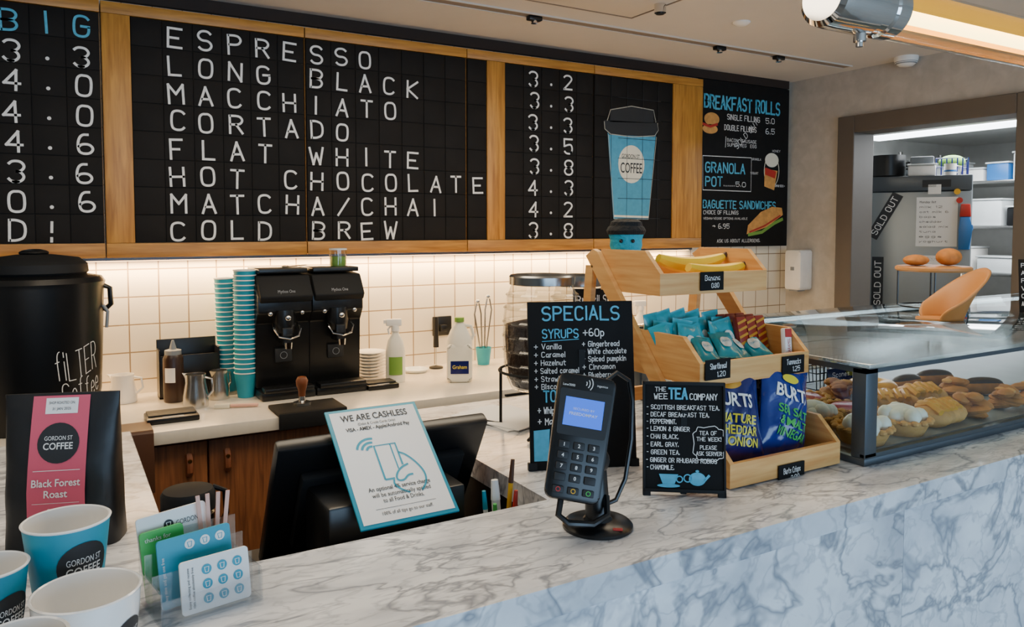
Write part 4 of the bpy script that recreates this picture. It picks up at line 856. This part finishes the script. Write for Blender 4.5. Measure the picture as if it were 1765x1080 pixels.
t=thing('matcha_jar','small glass jar of green powder standing on the grinder','jar',(.895,2.83,QZ+.4555)); MB().lathe([(0,0),(.027,0),(.030,.005),(.030,.035),(0,.035)],seg=24).build('powder','matcha',t); MB().lathe([(.0315,.001),(.0325,.04),(.0315,.06)],seg=24).build('glass','glass',t); MB().lathe([(0,.06),(.033,.06),(.033,.066),(0,.066)],seg=24).build('lid','whitesk',t)
t=thing('teaspoon','metal spoon lying on top of the grinder nearest the cup stacks','spoon',(.70,2.80,QZ+.4552),.5); MB().tube([(0,0,.003),(.09,0,.006)],.002,6).build('handle','steel',t); MB().ball((-.012,0,.004),(.016,.011,.004)).build('bowl','steel',t)
p=on_z(630,655,QZ); sm=None
for k in range(9):
    if sm is None: sm=MB().lathe([(0,.001),(.035,.001),(.04,.004),(.064,.012),(.065,.014),(.04,.0075),(0,.005)],seg=36).build('saucer','porc'); o=sm
    else: o=sm.copy(); C.objects.link(o)
    tag(o,'white saucer in the stack beside the grinders, '+(f'with {k} saucers below it' if 0<k<8 else ('bottom one' if k==0 else 'top one')),'saucer','stacked white saucers',loc=(p.x+.018,2.88,QZ+.0125*k))
def spray(label,x,y,lab,grp='spray bottles'):
    t=thing('spray_bottle',label,'spray bottle',(x,y,QZ),R(-20),grp)
    MB().lathe([(0,0),(.036,0),(.038,.01),(.038,.12),(.03,.16),(.014,.185),(.013,.20),(0,.20)],seg=28,sc=(1,.7)).build('bottle','milk',t)
    m=MB(); m.cyl((0,0,.198),(0,0,.22),.016); m.b2(-.035,.025,-.012,.012,.218,.245,.004); m.b2(-.045,-.03,-.006,.006,.228,.242); m.build('spray_head','paper',t); MB().tube([(-.015,0,.22),(-.028,0,.205),(-.024,0,.185)],.004,6).build('trigger','paper',t)
    m=MB(); m.map=lambda a,b,d: Vector((.0385*math.sin(a/.038),-.028*math.cos(a/.038)-d,b)); m.rect(-.028,.028,.03,.10,.001,5); m.build('label',lab,t)
p=on_z(682,657,QZ); spray('white spray bottle with a green label beside the saucers',p.x,p.y,'matcha'); 
spray('white spray bottle half hidden behind the snack stand',2.42,2.90,'paper')
p=on_z(716,640,QZ); tag(MB().lathe([(0,0),(.045,0),(.055,.012),(.053,.013),(.044,.003),(0,.003)],seg=32).build('glass_dish','whitesk'),'small shallow glass dish between the spray bottle and milk jug','dish',loc=p)
p=on_z(792,656,QZ); t=thing('milk_jug','white plastic milk jug with a blue and yellow label','milk jug',p,R(-25))
m=MB(); m.prism(rr(.05,.05,0,.15,.02),-.04,.04,'xz',.01); m.lathe([(.052,.14),(.05,.16),(.035,.20),(.018,.225),(.016,.235),(0,.235)],seg=24,sc=(1,.8)); m.build('body','milk',t); MB().tube([(.04,0,.15),(.055,0,.18),(.045,0,.215),(.018,0,.22)],.007,8).build('handle','milk',t); MB().cyl((0,0,.233),(0,0,.25),.019).build('cap','matcha',t)
m=MB(); m.rect(-.035,.035,.035,.085,.0415); m.build('label','navy',t); m=MB(); m.text('Graham',0,.055,.014,fit=.055,al='CENTER',d=.0425); m.build('lettering','yellow',t)
p=on_y(761,562,WY); t=thing('wall_socket','black wall socket with a plug on the tiles behind the milk jug','socket',(p.x,WY,p.z-.04)); MB().b2(-.045,.045,-.01,-.001,0,.085,.003).build('plate','black',t); MB().b2(-.018,.012,-.035,-.01,.02,.05,.003).build('plug','black',t)
p=on_z(848,632,QZ); t=thing('utensil_cup','small teal cup holding tongs against the tiles','cup',(p.x,2.96,QZ)); MB().lathe([(0,0),(.026,0),(.035,.075),(.033,.075),(.024,.005),(0,.005)],seg=28).build('cup','teal',t)
for i,(dx,ln,lab) in enumerate(((-.014,.27,'steel serving tongs in the teal cup, nearer the milk jug'),(.012,.29,'steel serving tongs in the teal cup, nearer the glass jar'))):
    o=thing('tongs',lab,'tongs',(p.x+dx,2.96,QZ+.007),0,'tongs in the teal cup')
    for s in (-1,1): MB().tube([(0,s*.003,0),(s*.008,s*.004,ln*.3),(s*.016+dx,0,ln*.8),(dx+s*.006,0,ln*.97)],.0036,6).build('arm','steel',o)
    MB().ball((dx,0,ln),(.010,.005,.009),12,8).build('hinge','steel',o)
p=on_z(768,640,QZ); t=thing('milk_frother','slim black hand frother standing between socket and milk jug','frother',(p.x,2.98,QZ)); MB().cyl((0,0,.09),(0,0,.22),.012,.009).build('handle','black',t); MB().cyl((0,0,.012),(0,0,.09),.002).build('shaft','steel',t); MB().lathe([(0,0),(.03,0),(.03,.006),(.004,.012),(0,.012)],seg=20).build('stand','black',t)
p=on_z(228,740,QZ); tag(MB().prism([(-.025,-.17),(-.012,-.175),(-.006,-.0),(-.004,.0005),(.12,.0005),(.12,.009),(-.008,.012),(-.018,.004)],-.05,.05,'yz',.002).build('dark_cloth','brown'),'dark brown cloth draped over the worktop edge behind the coffee bag','cloth',loc=(p.x,2.448,QZ))
p=on_x(1386,498,3.65); t=thing('soap_dispenser','white wall soap dispenser beside the kitchen doorway','soap dispenser',(3.648,p.y,p.z),R(-90))
MB().prism(rr(.055,.055,0,.225,.015),-.10,0,'xz',.008).build('body','white',t); MB().b2(-.012,.012,-.103,-.10,.11,.13,.001).build('sight_window','dish',t); MB().b2(-.03,.03,-.09,-.03,-.008,0,.002).build('nozzle','dish',t)
# ================================================================ TUBE LIGHT
ty,tz=.98,1.985; tx=1.25
t=thing('tube_light','large hanging tube lamp with chrome cap and glowing golden tube','tube lamp',(tx,ty,tz)); AX=Matrix.Rotation(R(90),3,'Y')
MB().lathe([(0,0),(.044,0),(.054,.008),(.056,.03),(.056,.13),(.052,.135),(.052,.16),(.056,.165),(.056,.20),(0,.20)],seg=48,ax=AX).build('chrome_cap','chrome',t)
MB().lathe([(.054,.2),(.054,1.7)],seg=48,ax=AX).build('glass_tube','glass',t)
MB().lathe([(0,.2),(.016,.2),(.016,1.7),(0,1.7)],seg=24,ax=AX).build('lamp','tubeem',t)
m=MB(); n=16; vs=[]
for i in range(n+1):
    a=R(-10+200*i/n)
    for x in (.201,1.699): vs.append((x,.049*math.cos(a),.049*math.sin(a)))
m.add(vs,[(2*i,2*i+1,2*i+3,2*i+2) for i in range(n)]); m.build('reflector','tubegold',t)
MB().lathe([(0,1.7),(.052,1.7),(.052,1.85),(.04,1.86),(0,1.86)],seg=32,ax=AX).build('end_cap','chrome',t)
m=MB(); m.cyl((.115,0,-.054),(.115,0,-.070),.012); m.cyl((.115,0,-.070),(.115,0,-.080),.007); m.build('clamp_screw','chrome',t)
for x in (.08,1.78): MB().cyl((x,0,.05),(x,0,CZ-tz),.004).build('suspension_rod','chrome',t)
# ================================================================ THINGS ON THE CASE
lz=cz1-.0015
t=thing('bread_stand','round wooden board on black wire legs holding rolls','stand',(2.40,1.44,lz))
MB().lathe([(0,.115),(.105,.115),(.11,.12),(.11,.127),(.105,.131),(0,.131)],seg=40).build('board','tan',t)
for a in (0,1,2,3): c,s=math.cos(a*PI/2+.6),math.sin(a*PI/2+.6); MB().tube([(c*.1,s*.1,.0025),(c*.1,s*.1,.116)],.003,6).build('wire_leg','black',t)
MB().tube([(.10*math.cos(2*PI*i/24),.10*math.sin(2*PI*i/24),.0035) for i in range(24)],.003,6,True).build('base_ring','black',t)
tag(MB().ball((0,0,.018),(.045,.035,.018)).build('bread_roll','bread'),'flat bread roll on the round board nearer the fridge side','bread roll','rolls on the board',loc=(2.355,1.47,lz+.1315)); tag(MB().ball((0,0,.028),(.042,.036,.028)).build('bread_roll','bread'),'rounder taller bread roll on the round board','bread roll','rolls on the board',loc=(2.45,1.42,lz+.1315))
t=thing('tan_holder','curved tan wooden holder rising to one side on the display case','holder',(2.10,1.22,lz),R(-30))
m=MB(); n=30; q=10; vs=[]
for j in range(q+1):
    v=j/q
    for i in range(n+1):
        a=R(-112+224*i/n); hh=.035+.105*max(0,math.cos(a*.8))**1.2; r=.050+.030*v
        vs.append((r*1.25*math.cos(a)+.030*v*v-.02,r*math.sin(a),hh*v))
m.add(vs,[(j*(n+1)+i,j*(n+1)+i+1,(j+1)*(n+1)+i+1,(j+1)*(n+1)+i) for j in range(q) for i in range(n)])
o=m.build('shell','tan',t); md=o.modifiers.new('s','SOLIDIFY'); md.thickness=.006; md.offset=-1
MB().lathe([(0,.001),(.048,.001),(.048,.006),(0,.006)],(-.02,0,0),seg=30,sc=(1.25,1)).build('base','tan',t)
t=thing('price_board','small black chalk price board at the right edge of the display case','chalkboard',(2.50,1.175,lz),R(-45)); MB(rotm('X',-8)).b2(-.05,.05,0,.006,0,.16,.001).build('board','chalk',t); MB().b2(-.03,.03,0,.05,0,.004).build('foot','matte',t)
m=MB(rotm('X',-8)); 
for i,s in enumerate(['Pastries','Almond','Pain','Vegan','Cinnamon','ALLERGENS']): m.htext(s,-.045,.135-.023*i,.013,fit=.075-.02*(i%2))
m.build('lettering','chalkw',t)
# ================================================================ KITCHEN
FT=R(31); FP=Vector((4.3,2.37,0)); wd=Vector((-math.sin(FT),math.cos(FT),0)); dp=Vector((math.cos(FT),math.sin(FT),0)); FRZ=R(-90)+FT; FW=.53
def on_f(px,py,off=.003):
    d=ray(px,py); p0=FP-dp*off; t_=(p0-Vector((0,0,H))).dot(dp)/d.dot(dp); return Vector((0,0,H))+d*t_
def ftop(w,d): q=FP+wd*w+dp*d; return Vector((q.x,q.y,1.8405))
cc=FP+wd*FW/2; t=thing('fridge','tall grey steel fridge seen through the kitchen doorway','fridge',cc,FRZ); w=FW/2
MB().b2(-w,w,.03,.55,.08,1.84,.004).build('body','fridge',t); MB().b2(-w+.004,w-.004,0,.028,.15,1.75,.004).build('door','fridge',t); MB().b2(-w+.004,w-.004,0,.028,1.755,1.84,.004).build('control_fascia','alu',t); MB().b2(.02,.16,-.002,.0,1.775,1.815).build('display','ink',t)
for x in (-w+.04,w-.04):
    for y in (.06,.5): MB().cyl((x,y,0),(x,y,.08),.02).build('foot','black',t)
MB().b2(w-.05,w-.03,-.03,0,.9,1.3,.004).build('handle','steel',t)
def note(lab,x0,y0,x1,y1,lines,mt='paper'):
    a=on_f(x0,y0,.001); b=on_f(x1,y1,.001); t=thing('order_sheet',lab,'notice',((a.x+b.x)/2,(a.y+b.y)/2,(a.z+b.z)/2),FRZ,'papers on the fridge door'); w_=(a-b).xy.length; h_=a.z-b.z
    MB().b2(-w_/2,w_/2,-.001,0.001,-h_/2,h_/2).build('sheet',mt,t)
    if lines:
        m=MB()
        for i,s in enumerate(lines): m.htext(s,-.42*w_,(.38-.1*i)*h_,h_*.045,w=h_*.006,fit=w_*(.4+.15*(i%3)),d=.002)
        m.build('lettering','ink',t)
note('large white handwritten order sheet taped to the fridge door',1580,340,1649,425,['Monday list','milk 12','oat milk 6','baps','cheddar','salad mix','tuna','eggs','yoghurt'])
note('small white note above the order sheet on the fridge',1600,318,1622,334,None); note('low white sheet under the order sheet on the fridge door',1590,440,1628,468,['clean','rota','due'])
for i,(px,py,mm,l) in enumerate(((1654,345,'redk','red round magnet on the fridge beside the order sheet'),(1650,330,'pencil','yellow round magnet on the fridge above the blue glove'))):
    a=on_f(px,py,.001); o=tag(MB().cyl((0,-.008,0),(0,.001,0),.016).build('fridge_magnet',mm),l,'magnet','round magnets on the fridge',loc=a,rz=FRZ)
def band(lab,px,py,deg,L=.28):
    a=on_f(px,py,.002); t=thing('sold_out_strip',lab,'sign',a,FRZ,'sold out strips on the fridge'); Mr=Matrix.Rotation(R(deg),4,'Y'); MB(Mr).b2(-L/2,L/2,-.001,0.001,-.03,.03).build('strip','ink',t); m=MB(Mr); m.htext('SOLD OUT',0,-.018,.036,fit=L*.85,al='CENTER',d=.002); m.build('lettering','chalkw',t)
band('slanting dark sold out strip high on the fridge door',1525,372,-62); band('upright dark sold out strip low on the fridge door',1512,487,-90,.3)
a=on_f(1662,430,.003); t=thing('oven_glove','blue oven glove with red cuff hanging on the fridge door','oven glove',a,FRZ)
MB().prism([(-.03,0),(.025,0),(.028,.09),(.04,.115),(.036,.14),(.025,.13),(.025,.18),(-.025,.18),(-.03,.11)],-.018,0,'xz',.005).build('mitt','skyb',t); MB().prism([(-.028,.18),(.028,.18),(.022,.25),(-.022,.25)],-.018,0,'xz',.005).build('cuff','redk',t,'red and white cuff')
tag(MB().lathe([(0,0),(.085,0),(.095,.01),(.095,.13),(.09,.13),(.09,.012),(0,.012)],seg=32).build('stock_pot','black'),'large black pot on top of the fridge','pot',loc=ftop(.43,.16))
t=thing('plastic_tub','white plastic tub on top of the fridge','tub',ftop(.26,.10),FRZ); MB().b2(-.06,.08,-.07,.07,0,.06,.01).build('tub','white',t); MB().b2(-.065,.085,-.075,.075,.06,.07,.004).build('lid','whitesk',t)
tag(MB().b2(-.05,.07,-.06,.06,0,.04,.008).build('plastic_tub','dish'),'grey shallow tub stacked on the white tub on the fridge','tub',loc=ftop(.26,.10)+Vector((0,0,.0705)),rz=FRZ)
t=thing('mug','striped white mug on the fridge top edge','mug',ftop(.11,.06),FRZ); MB().lathe([(0,0),(.030,0),(.032,.065),(.029,.065),(.028,.005),(0,.005)],seg=24).build('cup','porc',t); MB().lathe([(.0325,.02),(.0328,.03)],seg=24).build('stripe','skyb',t); MB().tube([(.03,0,.052),(.052,0,.048),(.05,0,.022),(.03,0,.014)],.005,6).build('handle','porc',t)
t=thing('plastic_crate','dark blue plastic crate of green lettuce tubs behind the mug','crate',ftop(.10,.27),FRZ); m=MB(); 
for z in (0,.05,.10): m.tube([(-.08,-.08,z+.006),(.08,-.08,z+.006),(.08,.08,z+.006),(-.08,.08,z+.006)],.005,6,True)
for k in range(7):
    for y in (-.08,.08): m.tube([(-.08+.0266*k,y,.006),(-.08+.0266*k,y,.106)],.004,5)
m.b2(-.08,.08,-.08,.08,0,.006); m.build('basket','navy',t); MB().ball((0,0,.09),(.07,.06,.04)).build('contents','matcha',t)
bw=None
for k in range(4):
    if bw is None: bw=MB().lathe([(0,0),(.035,0),(.075,.05),(.073,.05),(.034,.004),(0,.004)],seg=28).build('mixing_bowl','steel'); o=bw
    else: o=bw.copy(); C.objects.link(o)
    tag(o,'steel bowl in the nested pile at the back of the fridge top, '+['bottom one','second up','third up','top one'][k],'bowl','steel bowls on the fridge',loc=ftop(.30,.30)+Vector((0,0,.018*k)))
SX=5.55
t=thing('shelf_rack','steel kitchen shelf rack beyond the fridge','shelf rack',(SX,2.60,0))
for x in (-.25,.25):
    for y in (-.85,.85): MB().cyl((x,y,0),(x,y,2.1),.015).build('upright','steel',t)
for z in (.9,1.25,1.56,1.86): MB().b2(-.26,.26,-.86,.86,z-.02,z,.003).build('shelf','steel',t)
def tub(lab,y,z,w,d,h,mt,nm='food_tub'):
    t=thing(nm,lab,'container',(5.42,y,z+.0005),0,'containers on the shelf rack'); MB().b2(-w/2,w/2,-d/2,d/2,0,h,.01).build('tub',mt,t); MB().b2(-w/2-.006,w/2+.006,-d/2-.006,d/2+.006,h,h+.012,.003).build('lid','whitesk',t)
tub('clear plastic tub on the top rack shelf',3.12,1.86,.2,.16,.13,'whitesk'); tub('white tub on the top rack shelf beside the clear one',2.94,1.86,.2,.14,.08,'white'); tub('blue tub on the top rack shelf',2.78,1.86,.2,.14,.11,'skyb'); tub('tall clear tub on the top rack shelf',2.61,1.86,.2,.15,.17,'whitesk'); tub('black tub on the top rack shelf',2.44,1.86,.2,.15,.12,'black')
tub('wide grey tub on the second rack shelf',3.08,1.56,.22,.20,.14,'dish'); tub('clear tub on the second rack shelf',2.84,1.56,.22,.20,.17,'whitesk'); tub('black tub on the second rack shelf',2.62,1.56,.22,.18,.12,'black'); tub('white tub on the second rack shelf',2.42,1.56,.22,.18,.15,'white')
tub('white tub on the third rack shelf',3.05,1.25,.22,.24,.16,'white'); tub('clear tray on the third rack shelf',2.76,1.25,.22,.26,.1,'whitesk')
t=thing('frying_pan','black frying pan standing on the third rack shelf','pan',(5.40,2.48,1.2505)); MB().lathe([(0,0),(.09,0),(.11,.03),(.106,.03),(.088,.004),(0,.004)],seg=30).build('pan','black',t); MB().tube([(-.1,0,.02),(-.2,0,.04)],.009,8).build('handle','redk',t)
t=thing('prep_table','steel prep table beneath the shelf behind the doorway','table',(4.75,1.6,0)); MB().b2(-.35,.35,-.45,.50,.86,.9,.004).build('top','steel',t)
for x in (-.32,.32):
    for y in (-.42,.47): MB().cyl((x,y,0),(x,y,.86),.02).build('leg','steel',t)
t=thing('ceiling_light','bright strip light on the kitchen ceiling','light',(4.6,2.35,KZ)); MB().b2(-.06,.06,-.85,.85,-.05,-.0005,.006).build('housing','white',t); MB().b2(-.05,.05,-.83,.83,-.075,-.05,.008).build('diffuser','led',t)
# ================================================================ LIGHTS
def area(name,loc,rot,sx,sy,e,col):
    l=bpy.data.lights.new(name,'AREA'); l.shape='RECTANGLE'; l.size=sx; l.size_y=sy; l.energy=e; l.color=col; o=bpy.data.objects.new(name,l); C.objects.link(o); o.location=loc; o.rotation_euler=rot; return o
area('daylight',(1.2,-2.8,1.1),(R(90),0,0),4.5,1.6,135,(.46,.71,1))
area('undershelf',(1.15,3.03,1.425),(0,0,0),3.4,.02,36,(1,.64,.30))
area('ceiling_warm',(1.2,1.7,CZ-.03),(0,0,0),2.5,.6,36,(1,.83,.60))
area('ceiling_left',(-.8,1.0,CZ-.03),(0,0,0),1,1,10,(1,.86,.68))
area('kitchen',(4.7,2.2,KZ-.09),(0,0,0),.8,1.4,50,(.93,.97,1))
area('case_light',(2.3,1.50,cz1-.03),(R(-20),0,0),1.8,.02,3,(.95,.97,1))
w=bpy.data.worlds.new('world'); bpy.context.scene.world=w; w.use_nodes=True; b=w.node_tree.nodes['Background']; b.inputs[0].default_value=(.84,.9,1,1); b.inputs[1].default_value=.34
